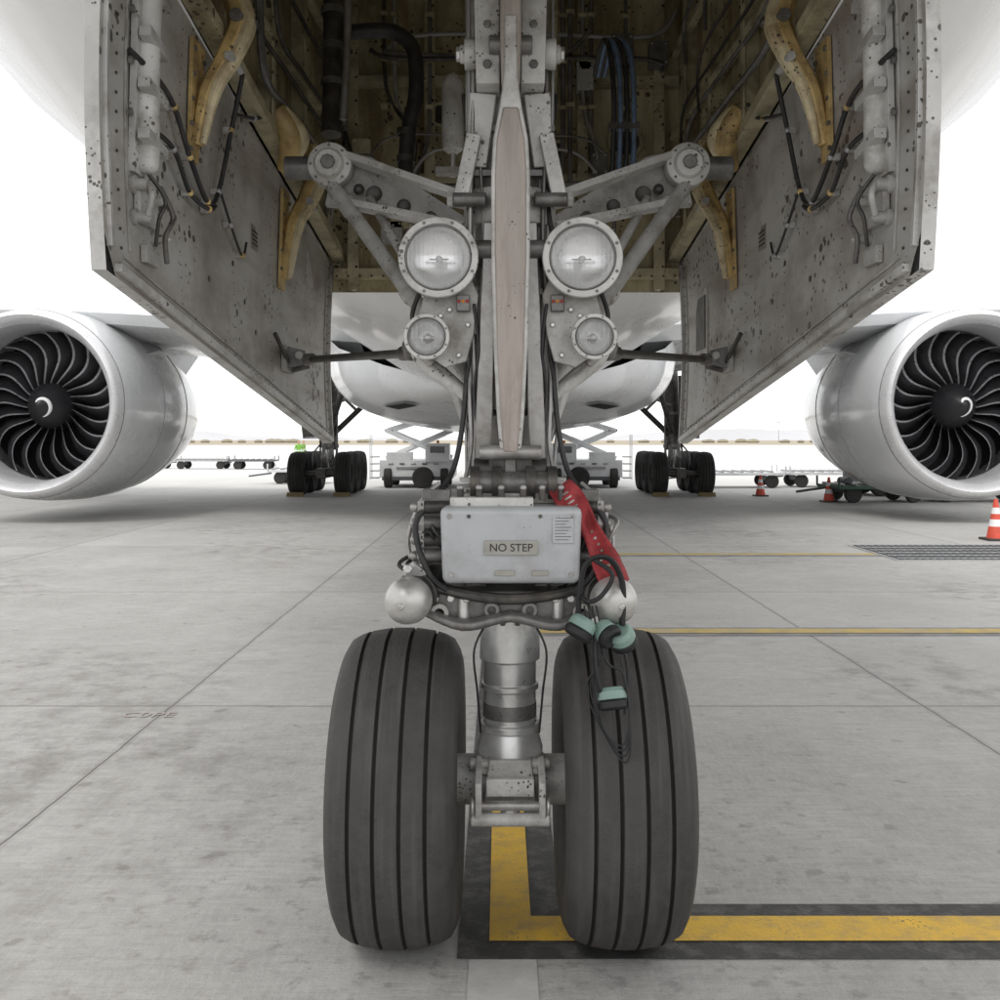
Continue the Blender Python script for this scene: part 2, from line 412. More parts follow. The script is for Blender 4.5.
def fpt(u, v):
    q = u*(len(sec)-1); i = min(int(q), len(sec)-2); t = q-i
    A, C = sec[i], sec[i+1]; S = [A[k]*(1-t)+C[k]*t for k in range(4)]
    th = (v-.5)*pi
    e = .62
    x = S[1]*math.copysign(abs(math.sin(th))**e, math.sin(th)); z = S[3]-(S[3]-S[2])*abs(math.cos(th))**e
    return (x, S[0], z)
fr.grid(fpt, 42, 40, 'white')
fr.done()
fi = B('air_intakes', plane, bevel=0)
for s in (-1,1):
    def ip(u, v, k=0):
        q = (1.30+.55*(u*(1-2*k)+k)); vv = .5+s*(.145+.055*(v*(1-2*k)+k)+.02*u)
        p = V(fpt(q/7, vv)); return p+V((s*.02,-.05,-.03))*(1-.3*k)
    fi.grid(lambda u, v: ip(u, v, .1), 8, 8, 'void'); fi.grid(lambda u, v: ip(u, v, 0)+V((0,.012,.010)), 8, 8, 'liner')
fi.done()
wg = B('wings', plane, bevel=0, angle=40)
for s in (-1,1):
    st = [(2.6,14.6,13.5,3.15,1.35),(9.6,18.6,10,4.1,1.0),(18,23.6,6.5,5.0,.7),(30.5,32,2.0,6.6,.25)]
    prof = [(0,.45),(.02,.25),(.12,.05),(.35,0),(.7,.12),(1,.4),(.7,.75),(.35,1),(.12,.9),(.02,.62)]
    vs = [V((s*X, y+c*ch, z+t*th)) for (X,y,ch,z,th) in st for (c,t) in prof]
    fs = []
    for i in range(3):
        for k in range(10):
            k2 = (k+1) % 10; fs.append([i*10+k, i*10+k2, (i+1)*10+k2, (i+1)*10+k])
    wg.add(vs, fs, 'white')
    for X, y in ((6.5,27),(12.5,27.5)):
        wg.pipe([(s*X,y-2.2,3.9+X*.05),(s*X,y,3.5+X*.05),(s*X,y+2.4,3.7+X*.05)], [.08,.34,.06], 'white', seg=14)
wg.done()

# ------------------------------------------------------------------ wheel well
ww = B('nose_wheel_well', plane, bevel=0)
def hz(y): return 3.2-.52*(y+.8)/2.9
for s in (-1,1):
    ww.add([(s*(wy(-1.1)-.01),-1.1,hz(-1.1)),(s*(wy(2.1)-.01),2.1,hz(2.1)),(s*(wy(2.1)-.01),2.1,4.3),(s*(wy(-1.1)-.01),-1.1,4.3)], [(0,1,2,3)], 'well')
ww.add([(-1,2.09,2.52),(1,2.09,2.52),(1,2.09,4.3),(-1,2.09,4.3)], [(0,1,2,3)], 'well')
ww.add([(-1.12,-1.09,3.1),(1.12,-1.09,3.1),(1.12,-1.09,4.3),(-1.12,-1.09,4.3)], [(0,1,2,3)], 'well')
ww.add([(-1.12,-1.1,4.29),(1.12,-1.1,4.29),(1.12,2.1,4.29),(-1.12,2.1,4.29)], [(0,1,2,3)], 'well')
ww.done()
ws = B('well_structure', plane, bevel=.003)
for s in (-1,1):
    for i, y in enumerate((-.6,0,.6,1.15,1.65)):
        x = wy(y)-.04
        ws.box((s*x, y, (hz(y)+4.28)/2+.03), (.06,.03,4.28-hz(y)-.04), 'well2')
        ws.box((s*(x-.035), y, (hz(y)+4.28)/2+.03), (.01,.055,4.28-hz(y)-.04), 'well2')
        for k in range(8):
            ws.bolt((s*(x-.041), y+.02, hz(y)+.1+k*.14), (-s,0,0), .008, .005, 'dark')
    for z in (3.35,3.8):
        ws.box((s*(wy(.7)-.05), .5, z), (.04,3.0,.03), 'well2', rot=(0,0,s*.04))
    ws.hexa([(s*(wy(-.9)-.08),-.9,hz(-.9)-.0),(s*(wy(-.9)-.012),-.9,hz(-.9)-.0),(s*(wy(2.08)-.012),2.08,hz(2.08)),(s*(wy(2.08)-.08),2.08,hz(2.08)),
             (s*(wy(-.9)-.08),-.9,hz(-.9)+.05),(s*(wy(-.9)-.012),-.9,hz(-.9)+.05),(s*(wy(2.08)-.012),2.08,hz(2.08)+.05),(s*(wy(2.08)-.08),2.08,hz(2.08)+.05)], 'well2')
for i in range(5):
    x = -.84+i*.42
    ws.box((x,2.055,3.4), (.025,.06,1.75), 'well2'); ws.box((x,2.02,3.4), (.06,.01,1.75), 'well2')
    for k in range(12): ws.bolt((x+.018,2.014,2.65+k*.13), (0,-1,0), .008, .006, 'dark')
for z in (2.60,3.12,3.66):
    ws.box((0,2.06,z), (1.9,.05,.025), 'well2'); ws.box((0,2.03,z+.02), (1.9,.01,.05), 'well2')
for i in range(30):
    ws.bolt((-.93+i*.064,2.02,2.60), (0,-1,0), .007, .006, 'dark')
rnd = random.Random(3)
for i in range(10):
    x = rnd.choice((-1,1))*rnd.uniform(.15,.85); z = rnd.uniform(2.75,3.9); w_, h_ = rnd.uniform(.06,.13), rnd.uniform(.06,.16)
    ws.box((x,1.97,z), (w_,.08,h_), rnd.choice(['well2','mid','gear','well2']))
    for a in (-1,1):
        for b2 in (-1,1): ws.bolt((x+a*w_*.38,1.93,z+b2*h_*.38), (0,-1,0), .007, .006)
    ws.cyl((x+w_*.2,1.96,z-h_/2-.03),(x+w_*.2,1.96,z-h_/2),.012,'mid',seg=10)
for x,z,a in ((.66,3.35,.10),(-.36,3.5,.07),(.28,3.3,.06)):
    ws.lathe([(0,a*.75),(.015,a*.78),(.015,a),(0,a*1.02)], (x,2.06,z), (0,-1,0), 'well2', 24)
    ws.lathe([(0,0),(0.004,a*.75)], (x,2.07,z), (0,-1,0), 'dark', 24)
# small red warning placards
ws.box((.42,1.2,2.66),(.16,.012,.05),'gearl'); ws.box((.42,1.192,2.668),(.13,.004,.010),'redink'); ws.box((.42,1.192,2.652),(.11,.004,.010),'redink')
ws.done()
wp = B('well_plumbing', plane, bevel=0)
for i in range(14):
    x = rnd.choice((-1,1))*rnd.uniform(.12,.9); z0 = rnd.uniform(2.62,3.2); r = rnd.choice([.006,.008,.011,.014]); yy = rnd.uniform(1.9,1.99)
    m = rnd.choice(['mid','dark','steel','well2','strut','steel'])
    dx = rnd.uniform(-.2,.2)
    wp.pipe([(x,yy,4.28),(x,yy,z0+.55),(x+dx*.2,yy,z0+.35),(x+dx,yy-.02,z0+.15),(x+dx,yy,z0)], r, m, seg=8, sub=5)
    for k in range(3): wp.box((x,yy,3.5+k*.25), (r*3.2,.04,.02), 'well2')
for i in range(6):
    z = rnd.uniform(2.7,3.9); x0 = rnd.uniform(-.95,-.3); x1 = rnd.uniform(.3,.95); yy = rnd.uniform(1.86,1.95)
    wp.pipe([(x0,yy,z+rnd.uniform(-.2,.2)),(x0+.15,yy,z),((x0+x1)/2,yy,z+rnd.uniform(-.03,.03)),(x1-.15,yy,z),(x1,yy,z+rnd.uniform(-.2,.2))], rnd.choice([.006,.009,.012]), rnd.choice(['mid','dark','steel']), seg=8)
for s in (-1,1):
    for i in range(6):
        z = rnd.uniform(3.1,4.0); y0 = rnd.uniform(-.6,.6); y1 = rnd.uniform(1.0,1.9); x = wy(0)-rnd.uniform(.09,.15)
        wp.pipe([(s*x,y0,z+.3),(s*x,y0+.1,z),(s*x*.98,(y0+y1)/2,z-.02),(s*x*.94,y1,z-.06),(s*x*.94,y1+.05,z-.3)], rnd.choice([.007,.01,.013]), rnd.choice(['mid','dark','black','steel']), seg=8)
wp.pipe([(-.72,1.0,3.52),(-.6,1.0,3.53),(-.50,1.0,3.52),(-.42,1.0,3.44),(-.41,1.0,3.25),(-.44,1.0,3.1),(-.455,1.0,2.95),(-.45,.98,2.78)], .034, 'black', seg=16)
for k in range(3): wp.lathe([(0,.034),(0,.042),(.03,.042),(.03,.034)], (-.455,1.0,2.82+k*.12), (0,0,1), 'dark', 20)
wp.pipe([(-.78,1.0,4.28),(-.78,1.0,3.4),(-.78,.95,3.05)], .045, 'dark', seg=18)
for k in range(5): wp.lathe([(0,.045),(0,.055),(.03,.055),(.03,.045)], (-.78,1.0,3.12+k*.16), (0,0,1), 'mid', 22)
wp.pipe([(-.70,.9,4.28),(-.70,.9,3.5),(-.72,.9,3.1)], .016, 'strut', seg=12)
for k, dx in enumerate((0,.028,.056,.085)):
    wp.pipe([(.44+dx*.4,.85,2.68),(.45+dx,.85,2.85),(.455+dx,.82,3.15),(.44+dx,.85,3.38),(.42+dx*.6,.95,3.46),(.41+dx*.5,1.2,3.40)], .0115, 'blue' if k%2 else 'black', seg=10)
wp.box((.50,.84,3.05), (.13,.05,.03), 'dark'); wp.box((.50,.84,2.76), (.13,.05,.03), 'dark')
wp.lathe([(0,0),(0,.02),(.02,.045),(.05,.048),(.30,.048),(.34,.03),(.36,0)], (-.24,.9,2.95), (0,0,1), 'gearl', 20)
wp.cyl((-.24,.9,2.85),(-.24,.9,2.96),.015,'chrome')
wp.box((-.25,.85,2.86),(.12,.05,.03),'gear')
wp.done()

# ------------------------------------------------------------------ gear doors
def DP(s, t, h, off=0.):
    y = -.8+2.9*t; H = hz(y); Bz = 2.155-.475*t
    return V((s*(1.085-.115*t-off + .02*math.sin(pi*h)), y, H+(Bz-H)*h))
def make_door(s):
    root = empty('landing_gear_door')
    b = B('door_panel', root, bevel=.003)
    def side(off, m):
        b.grid(lambda u, v: DP(s, (u if v<.93 else max(u, .02*(v-.9)/.1)), v, off), 20, 10, m)
    side(0, 'door'); side(-.04, 'white')
    for (t0,h0,t1,h1) in [(0,0,0,1),(0,1,1,1),(1,1,1,0)]:
        b.grid(lambda u, v: DP(s, t0+(t1-t0)*u, h0+(h1-h0)*u, -.04*v), 10, 1, 'door2')
    b.done()
    d = B('door_fittings', root, bevel=.002)
    def rail(t0,h0,t1,h1,w,off,m,n=10):
        d.pipe([DP(s,t0+(t1-t0)*i/n,h0+(h1-h0)*i/n,off) for i in range(n+1)], w, m, seg=4, sub=1)
    rail(.010,.0,.010,.93,.012,.004,'door2'); rail(.02,.975,.99,.985,.016,.008,'door2'); rail(.99,.02,.99,.97,.016,.006,'door2')
    rail(.055,.0,.055,.9,.005,.004,'gear'); rail(.04,.93,.96,.945,.004,.003,'gear'); rail(.96,.05,.96,.94,.004,.003,'gear')
    for i in range(46):
        d.bolt(DP(s,.03+.94*i/45,.957,.002),(-s,0,0),.005,.004,'dark')
    for i in range(18):
        d.bolt(DP(s,.035,.03+.88*i/17,.002),(-s,0,0),.005,.004,'dark'); d.bolt(DP(s,.975,.05+.88*i/17,.002),(-s,0,0),.005,.004,'dark')
    for t in (.2,.4,.58,.8):
        for i in range(22): d.bolt(DP(s,t,.06+.86*i/21,.001),(-s,0,0),.0035,.002,'mid')
    d.pipe([DP(s,.085,-.1,.03),DP(s,.085,.3,.03),DP(s,.085,.62,.03)], .036, 'gearl', seg=18, sub=4)
    d.sphere(DP(s,.085,.62,.03), .036, 'gearl')
    d.strip(DP(s,.085,-.1,.004), DP(s,.085,.66,.004), .14,.12,.02,'door2',nrm=(1,0,0))
    for hh in (.1,.24,.38,.52):
        for tt in (.055,.115): d.bolt(DP(s,tt,hh,.014),(-s,0,0),.012,.01,'mid')
        d.strip(DP(s,.06,hh+.05,.05), DP(s,.11,hh+.05,.05), .03,.03,.035,'door2',nrm=(1,0,0))
    for (t,h,r) in ((.07,.70,.018),(.11,.70,.015),(.07,.79,.016),(.12,.80,.014)):
        d.lathe([(0,r*1.5),(.015,r*1.5),(.015,r),(.05,r),(.05,r*.6),(.06,0)], DP(s,t,h,0), (-s,0,0), 'gear', 14)
    d.pipe([DP(s,.07,.70,.05),DP(s,.06,.74,.07),DP(s,.065,.79,.05)], .009, 'gear'); d.pipe([DP(s,.11,.66,.04),DP(s,.125,.73,.06),DP(s,.115,.80,.045),DP(s,.13,.86,.03)], .008, 'mid')
    d.pipe([DP(s,.08,.66,.04),DP(s,.09,.72,.075),DP(s,.085,.78,.06),DP(s,.10,.84,.03)], .006, 'dark')
    d.box(DP(s,.095,.745,.012), (.02,.14,.09), 'door2')
    d.box(DP(s,.10,.87,.012), (.02,.10,.05), 'gear')
    for (t, hb, sc) in ((.24,.37,.9),(.64,.43,1.0)):
        P = [DP(s,t+.035,-.22,.06), DP(s,t+.03,-.08,.12), DP(s,t+.015,.06,.10), DP(s,t,.2,.055), DP(s,t,hb,.02)]
        d.pipe(P, [.045*sc,.050*sc,.044*sc,.036*sc,.022*sc], 'tan', seg=8, sub=6, flat=1.2, fdir=(0,1,0))
        d.pipe([p+V((-s*.026,-.012,0)) for p in P], [.030*sc,.034*sc,.029*sc,.022*sc,.012*sc], 'cream', seg=8, sub=6, flat=1.2, fdir=(0,1,0))
        d.strip(DP(s,t,.04,.008), DP(s,t,hb+.05,.008), .13,.09,.014,'tan',nrm=(1,0,0))
        for k in range(5):
            for a in (-1,1): d.bolt(DP(s,t+a*.016,.08+k*.08,.015),(-s,0,0),.009,.009,'mid')
        d.cyl(P[1]+V((0,-.07,0)), P[1]+V((0,.07,0)), .022, 'mid')
        d.cyl(P[2]+V((-s*.02,-.07,-.02)), P[2]+V((-s*.02,.07,-.02)), .016, 'gear')
        d.sphere(P[1]+V((-s*.05,0,0)),.018,'dark',12)
    d.pipe([DP(s,.50,-.12,.06),DP(s,.52,-.03,.12),DP(s,.55,.06,.07)], [.045,.06,.03], 'tan', seg=12, flat=1.1, fdir=(0,1,0))
    d.pipe([DP(s,.50,-.12,.09),DP(s,.52,-.03,.155),DP(s,.55,.06,.09)], [.025,.04,.015], 'cream', seg=12, flat=1.1, fdir=(0,1,0))
    for k, P in enumerate([[(.05,.36,.02),(.10,.36,.04),(.16,.36,.03),(.20,.46,.04),(.27,.52,.03),(.31,.44,.03),(.33,.20,.05),(.33,.0,.08)],
           [(.10,.50,.02),(.15,.50,.04),(.21,.56,.03),(.27,.545,.035),(.30,.50,.03)],
           [(.36,.10,.03),(.42,.03,.05),(.47,-.05,.06)],
           [(.33,.42,.02),(.36,.50,.03),(.42,.55,.02),(.44,.48,.02)]]):
        q = [DP(s,*p) for p in P]; d.pipe(q, (.0085,.0075,.007,.005)[k], 'black', seg=10, sub=8)
        for p in q[1:-1]:
            d.sphere(p, .0125, 'tan' if rnd.random()<.5 else 'steel', 10)
            d.box(p+V((s*.016,0,0)), (.024,.018,.022), 'gear')
    d.box(DP(s,.67,.77,.010), (.02,.20,.12), 'gear')
    d.strip(DP(s,.655,.77,.02), DP(s,.655,.77,.10), .1,.06,.02,'mid',nrm=(0,1,0)); d.strip(DP(s,.685,.77,.02), DP(s,.685,.77,.10), .1,.06,.02,'mid',nrm=(0,1,0))
    d.pipe([DP(s,.67,.80,.02),DP(s,.6,.76,.03),DP(s,.58,.72,.02)], .010,'dark')
    d.cyl(DP(s,.64,.77,.08), DP(s,.70,.77,.08), .018, 'chrome')
    d.box(DP(s,.50,.40,-.001), (.006,.12,.10), 'plate')
    for k in range(4): d.box(DP(s,.50,.375+k*.017,.0035), (.002,.09,.006), 'ink')
    if s > 0:
        d.box(DP(s,.86,.45,-.004), (.01,.30,.34), 'door2'); d.box(DP(s,.86,.45,.000), (.012,.22,.27), 'dark')
    else:
        d.box(DP(s,.84,.2,-.004), (.01,.22,.16), 'door2')
    for t,h in ((.3,.75),(.45,.7),(.5,.78),(.75,.62),(.4,.6)): d.bolt(DP(s,t,h,-.003),(-s,0,0),.012,.006,'dark')
    d.done()
for s in (-1,1): make_door(s)

# ------------------------------------------------------------------ nose gear
ng = empty('nose_landing_gear')
def tyre(b, X, W, R, y, zc, rim, m, gm, seg=96, grooves=(-.115,-.04,.04,.115), gd=.010, gw=.0044, clamp=True):
    k = W/2
    prof = [(-k*.62,rim),(-k*.80,rim+.03),(-k*.97,rim+(R-rim)*.42),(-k,R-(R-rim)*.40),(-k*.955,R-.075*R/.535),(-k*.86,R-.040*R/.535)]
    xs = []
    for gx in grooves: xs += [(gx-gw-.0025,0),(gx-gw,1),(gx+gw,1),(gx+gw+.0025,0)]
    xs = [(-k*.72,0)]+xs+[(k*.72,0)]
    rr = lambda x: R-.030*(abs(x)/(k*.8))**2.4*R/.535
    mats = [m]*6
    for i, (x, g_) in enumerate(xs):
        prof.append((x, rr(x)-gd*g_))
        if i > 0: mats.append(gm if (g_ and xs[i-1][1]) else m)
    prof += [(k*.86,R-.040*R/.535),(k*.955,R-.075*R/.535),(k,R-(R-rim)*.40),(k*.97,rim+(R-rim)*.42),(k*.80,rim+.03),(k*.62,rim)]
    mats += [m]*6
    n0 = len(b.bm.verts)
    b.lathe(prof, (X,y,zc), (1,0,0), m, seg, mats=mats)
    b.bm.verts.ensure_lookup_table()
    if clamp:
        for v in b.bm.verts[n0:]:
            if v.co.z < .02:
                dz = .02-v.co.z; v.co.z = max(.009, .009+(v.co.z+.02)*.3); v.co.x = X+(v.co.x-X)*(1+dz*.8)
def wheel(b, X, y, zc, rim, k, m='gearl'):
    for s in (-1,1):
        b.lathe([(0,0),(0,.06*rim/.26),(-.02,.075*rim/.26),(-.035,rim*.45),(-.05,rim*.8),(-.01,rim*.93),(0.,rim*1.04),(.012,rim*1.04),(.012,rim*.95)], (X+s*k*.64,y,zc), (s,0,0), m, 48)
        for i in range(12):
            a = 2*pi*i/12; b.bolt((X+s*(k*.64-.045),y+math.cos(a)*rim*.62,zc+math.sin(a)*rim*.62),(s,0,0),.013,.02,'mid')
for i, s in enumerate((-1,1)):
    b = B('tyre' if i == 0 else 'tyre_b', ng, bevel=0, angle=50)
    tyre(b, s*.370, .408, .524, 0, .517, .26, 'rubber', 'groove', grooves=(-.118,-.042,.036,.112)); b.done()
    b = B('wheel_hub', ng, bevel=.002); wheel(b, s*.370, 0, .517, .26, .2); b.done()

b = B('shock_strut', ng, bevel=.003)
b.cyl((-.33,0,.525),(.33,0,.525),.066,'gear',seg=28)
b.cyl((-.2,0,.525),(.2,0,.525),.085,'gear',seg=28)
b.lathe([(0,0),(0,.08),(.03,.112),(.20,.114),(.24,.102),(.26,.096),(.262,.104),(.285,.104),(.287,.09),(.40,.09),(.402,.099),(.42,.099),(.422,.09),
         (.50,.091),(.505,.104),(.66,.104),(.662,.112),(.70,.112),(.72,.10),(.9,.10)], (0,0,.44), (0,0,1), 'chrome', 48)
b.lathe([(0,.10),(0,.122),(.02,.122),(.02,.10)], (0,0,1.105), (0,0,1), 'mid', 40)
b.lathe([(0,.09),(0,.0925),(.05,.0925),(.05,.09)], (0,0,.745), (0,0,1), 'mid', 40)
for i in range(14):
    a = 2*pi*i/14; b.bolt((math.cos(a)*.112,math.sin(a)*.112,1.09),(0,0,-1),.009,.014,'dark')
b.lathe([(0,0),(0,.13),(.05,.13),(.06,.118),(.28,.118),(.285,.13),(.31,.13),(.315,.114),(.62,.114),(.63,.126),(.66,.126),(.67,.114),(1.0,.116),(1.01,.135),(1.08,.135),(1.09,.12),(2.2,.125),(2.2,0)], (0,.02,1.24), (0,0,1), 'strut', 40)
for z in (1.95,2.02,2.20,2.34,2.47):
    b.lathe([(0,.116),(0,.124),(.018,.124),(.018,.116)], (0,.02,z), (0,0,1), 'dark', 40)
b.done()

b = B('tow_fitting', ng, bevel=.004)
for s in (-1,1):
    b.prism([(-.10,-.02),(.02,-.10),(.08,-.07),(.09,.05),(-.02,.10),(-.10,.09)], (s*.105,-.13,.53), (0,-1,0), (0,0,1), .022, 'gearl')
    b.lathe([(0,.012),(0,.032),(.012,.032),(.012,.012)], (s*.118,-.19,.50), (s,0,0), 'chrome', 18)
    b.box((s*.09,-.06,.60), (.05,.1,.05), 'gear')
b.cyl((-.12,-.19,.50),(.12,-.19,.50),.016,'strut'); b.cyl((-.13,-.19,.455),(.13,-.19,.455),.022,'gearl')
b.hexa([(-.09,-.12,.46),(.09,-.12,.46),(.09,-.05,.46),(-.09,-.05,.46),(-.07,-.13,.63),(.07,-.13,.63),(.08,-.05,.63),(-.08,-.05,.63)], 'gear')
b.box((0,-.14,.545), (.16,.03,.06), 'gearl')
b.sphere((0,-.16,.47), .032,'gearl')
b.cyl((-.135,-.10,.61),(.135,-.10,.61),.018,'gear')
b.done()

b = B('steering_collar', ng, bevel=.004)
out = [(-.27,.01),(-.20,-.055),(-.10,-.03),(0,-.005),(.10,-.03),(.20,-.055),(.27,.01),(.25,.05),(.1,.055),(-.1,.055),(-.25,.05)]
b.prism(out, (0,-.22,1.165), (1,0,0), (0,0,1), .16, 'mid')
b.pipe([(-.29,-.30,1.17),(-.15,-.33,1.12),(0,-.33,1.145),(.15,-.33,1.12),(.29,-.30,1.17)], [.016,.02,.018,.02,.016], 'mid', seg=10, flat=1.6)
b.pipe([(-.29,-.30,1.25),(-.15,-.32,1.215),(0,-.33,1.20),(.15,-.32,1.215),(.29,-.30,1.25)], [.018]*5, 'dark', seg=10)
b.lathe([(0,0),(0,.15),(.05,.17),(.20,.17),(.24,.14),(.30,.14),(.30,0)], (0,0,1.2), (0,0,1), 'mid', 36)
for s in (-1,1):
    p0 = V((s*.318,-.40,1.205)); p1 = V((s*.20,.12,1.27)); ax = (p1-p0).normalized()
    b.lathe([(.0,.068),(.02,.072),(.03,.064),(.08,.062),(.085,.070),(.12,.070),(.125,.057),(.46,.055),(.46,0)], p0, ax, 'dark', 30)
    b.lathe([(-.064,0),(-.060,.028),(-.046,.05),(-.025,.066),(0,.072),(.03,.071),(.04,.06)], p0, ax, 'dome', 36)
    b.cyl(p0-ax*.068, p0-ax*.058, .010, 'dome')
    b.lathe([(0,.0),(0,.07),(.10,.07),(.10,0)], (s*.235,-.12,1.17), (0,0,1), 'mid', 24)
    b.strip((s*.10,-.1,1.2),(s*.27,-.14,1.22),.16,.10,.05,'gear',nrm=(0,0,1))
    for k in range(3):
        b.bolt((s*(.14+.05*k),-.305,1.20), (0,-1,0), .014, .02, 'chrome')
    b.cyl((s*.15,-.3,1.13),(s*.15,-.3,1.22),.02,'chrome')
    b.lathe([(0,.016),(0,.030),(.02,.030),(.02,.016)], (s*.225,-.31,1.155), (0,-1,0), 'gear', 20)
    b.lathe([(0,0),(0,.016)], (s*.225,-.312,1.155), (0,-1,0), 'void', 20)
    b.lathe([(0,.014),(0,.026),(.02,.026),(.02,.014)], (s*.06,-.31,1.165), (0,-1,0), 'mid', 20)
    b.strip((s*.26,-.3,1.24),(s*.32,-.34,1.30),.06,.05,.03,'gear'); b.bolt((s*.32,-.36,1.30),(0,-1,0),.016,.014,'chrome')
b.done()

b = B('no_step_cover', ng, bevel=.022, angle=30)
b.hexa([(-.212,-.385,1.255),(.212,-.385,1.255),(.212,-.20,1.255),(-.212,-.20,1.255),
        (-.220,-.395,1.494),(.220,-.395,1.494),(.215,-.20,1.494),(-.215,-.20,1.494)], 'boxw')
o = b.done(); o.modifiers['edge_bevel'].segments = 5
b = B('cover_fittings', ng, bevel=.001)
yb = -.3955
for x, z in ((-.19,1.465),(.19,1.465),(-.185,1.285),(.185,1.285)):
    b.cyl((x,yb+.009,z),(x,yb-.001,z),.008,'strut',seg=16)
b.box((.0,yb+.0015,1.368), (.165,.006,.044), 'plate')
b.box((.160,yb+.0005,1.425), (.065,.003,.085), 'boxw')
for k in range(8): b.box((.160-.004*(k%3),yb-.0015,1.46-k*.0095), (.050-.008*(k%3),.002,.0018), 'mid')
b.box((-.02,yb+.0035,1.290),(.06,.003,.016),'plate'); b.box((.09,yb+.0035,1.290),(.05,.003,.016),'plate')
b.cyl((-.13,yb+.006,1.465),(-.13,yb-.002,1.465),.006,'dark'); b.cyl((.09,yb+.006,1.465),(.09,yb-.002,1.465),.006,'dark')
b.done()
text('no_step_lettering', 'NO STEP', (.0,yb-.0025,1.368), .034, 'ink', ng)

b = B('steering_manifold', ng, bevel=.002)
b.cyl((-.13,-.22,1.56),(.15,-.22,1.56),.038,'mid',seg=24)
for x in (-.13,-.06,.05,.12): b.lathe([(0,.038),(0,.055),(.03,.055),(.03,.038)], (x,-.22,1.56), (1,0,0), 'dark', 24)
b.cyl((-.165,-.22,1.56),(-.13,-.22,1.56),.022,'chrome',seg=6); b.cyl((.15,-.22,1.56),(.18,-.22,1.56),.022,'chrome',seg=6)
b.box((0,-.16,1.52), (.34,.16,.05), 'gear')
b.box((-.06,-.30,1.505), (.26,.1,.03), 'gearl')
for x in (-.16,-.1,-.03,.04,.1,.16): b.cyl((x,-.3,1.51),(x,-.3,1.545),.011,'dark',seg=10); b.sphere((x,-.3,1.548),.012,'strut',10)
for s in (-1,1):
    for k in range(4):
        z = 1.33+k*.052; r = .022-.002*(k%2)
        b.cyl((s*.20,-.27,z),(s*(.30-.012*(k%2)),-.29,z),r,'dark' if k%2 else 'mid',seg=18)
        b.lathe([(0,0),(0,r*1.25),(.02,r*1.25),(.02,0)], (s*.275,-.286,z), (s,0,0), 'gear', 6)
        b.sphere((s*.305,-.29,z), r*.8, 'strut', 12)
    b.box((s*.24,-.2,1.42), (.09,.10,.24), 'mid')
    b.pipe([(s*.26,-.29,1.50),(s*.30,-.31,1.44),(s*.29,-.32,1.36),(s*.25,-.33,1.27),(s*.2,-.33,1.23)], .010, 'black')
    b.pipe([(s*.23,-.2,1.56),(s*.29,-.22,1.50),(s*.33,-.24,1.38),(s*.31,-.26,1.28)], .008, 'strut')
    b.pipe([(s*.14,-.1,2.0),(s*.16,-.12,1.75),(s*.19,-.15,1.6),(s*.24,-.22,1.52)], .009, 'black')
    b.pipe([(s*.13,-.08,2.1),(s*.135,-.12,1.85),(s*.13,-.15,1.68),(s*.15,-.2,1.56)], .007, 'strut')
for i in range(18):
    s = rnd.choice((-1,1)); x = s*rnd.uniform(.12,.33); z = rnd.uniform(1.2,1.5)
    b.pipe([(x,-.2,z),(x+s*rnd.uniform(0,.04),-.3,z-.02),(x*.9,-.28,z-rnd.uniform(.05,.12)),(x*.8,-.2,z-.1)], rnd.uniform(.004,.008), rnd.choice(['black','strut','dark']), seg=8)
b.done()

def boat(b, prof, y0, y1, th, m, dy=0.):
    z0, z1 = prof[0][0], prof[-1][0]
    L_ = [(-w, z) for z, w in prof]+[(w, z) for z, w in prof[::-1]]
    n = len(L_)
    fy = lambda z: y0+(y1-y0)*(z-z0)/(z1-z0)+dy
    vs = [V((x,fy(z),z)) for x, z in L_]+[V((x,fy(z)+th,z)) for x, z in L_]
    fs = [list(range(n)), [n+i for i in range(n)][::-1]]+[[i,(i+1)%n,n+(i+1)%n,n+i] for i in range(n)]
    b.add(vs, fs, m)
b = B('drag_link', ng, bevel=.006, angle=30)
rim = [(1.66,.034),(1.78,.044),(2.0,.055),(2.3,.062),(2.55,.062),(2.66,.056),(2.76,.036),(2.86,.022),(3.05,.02)]
boat(b, rim, -.24,-.30,.10,'gearl')
boat(b, [(z, max(w-.011,.008)) for z, w in rim if z < 2.8], -.24,-.286,.02,'brown', dy=-.006)
boat(b, [(2.78,.018),(2.85,.03),(3.0,.034),(3.4,.034)], -.27,-.32,.04,'brown')
b.done()
b = B('link_forks', ng, bevel=.004)
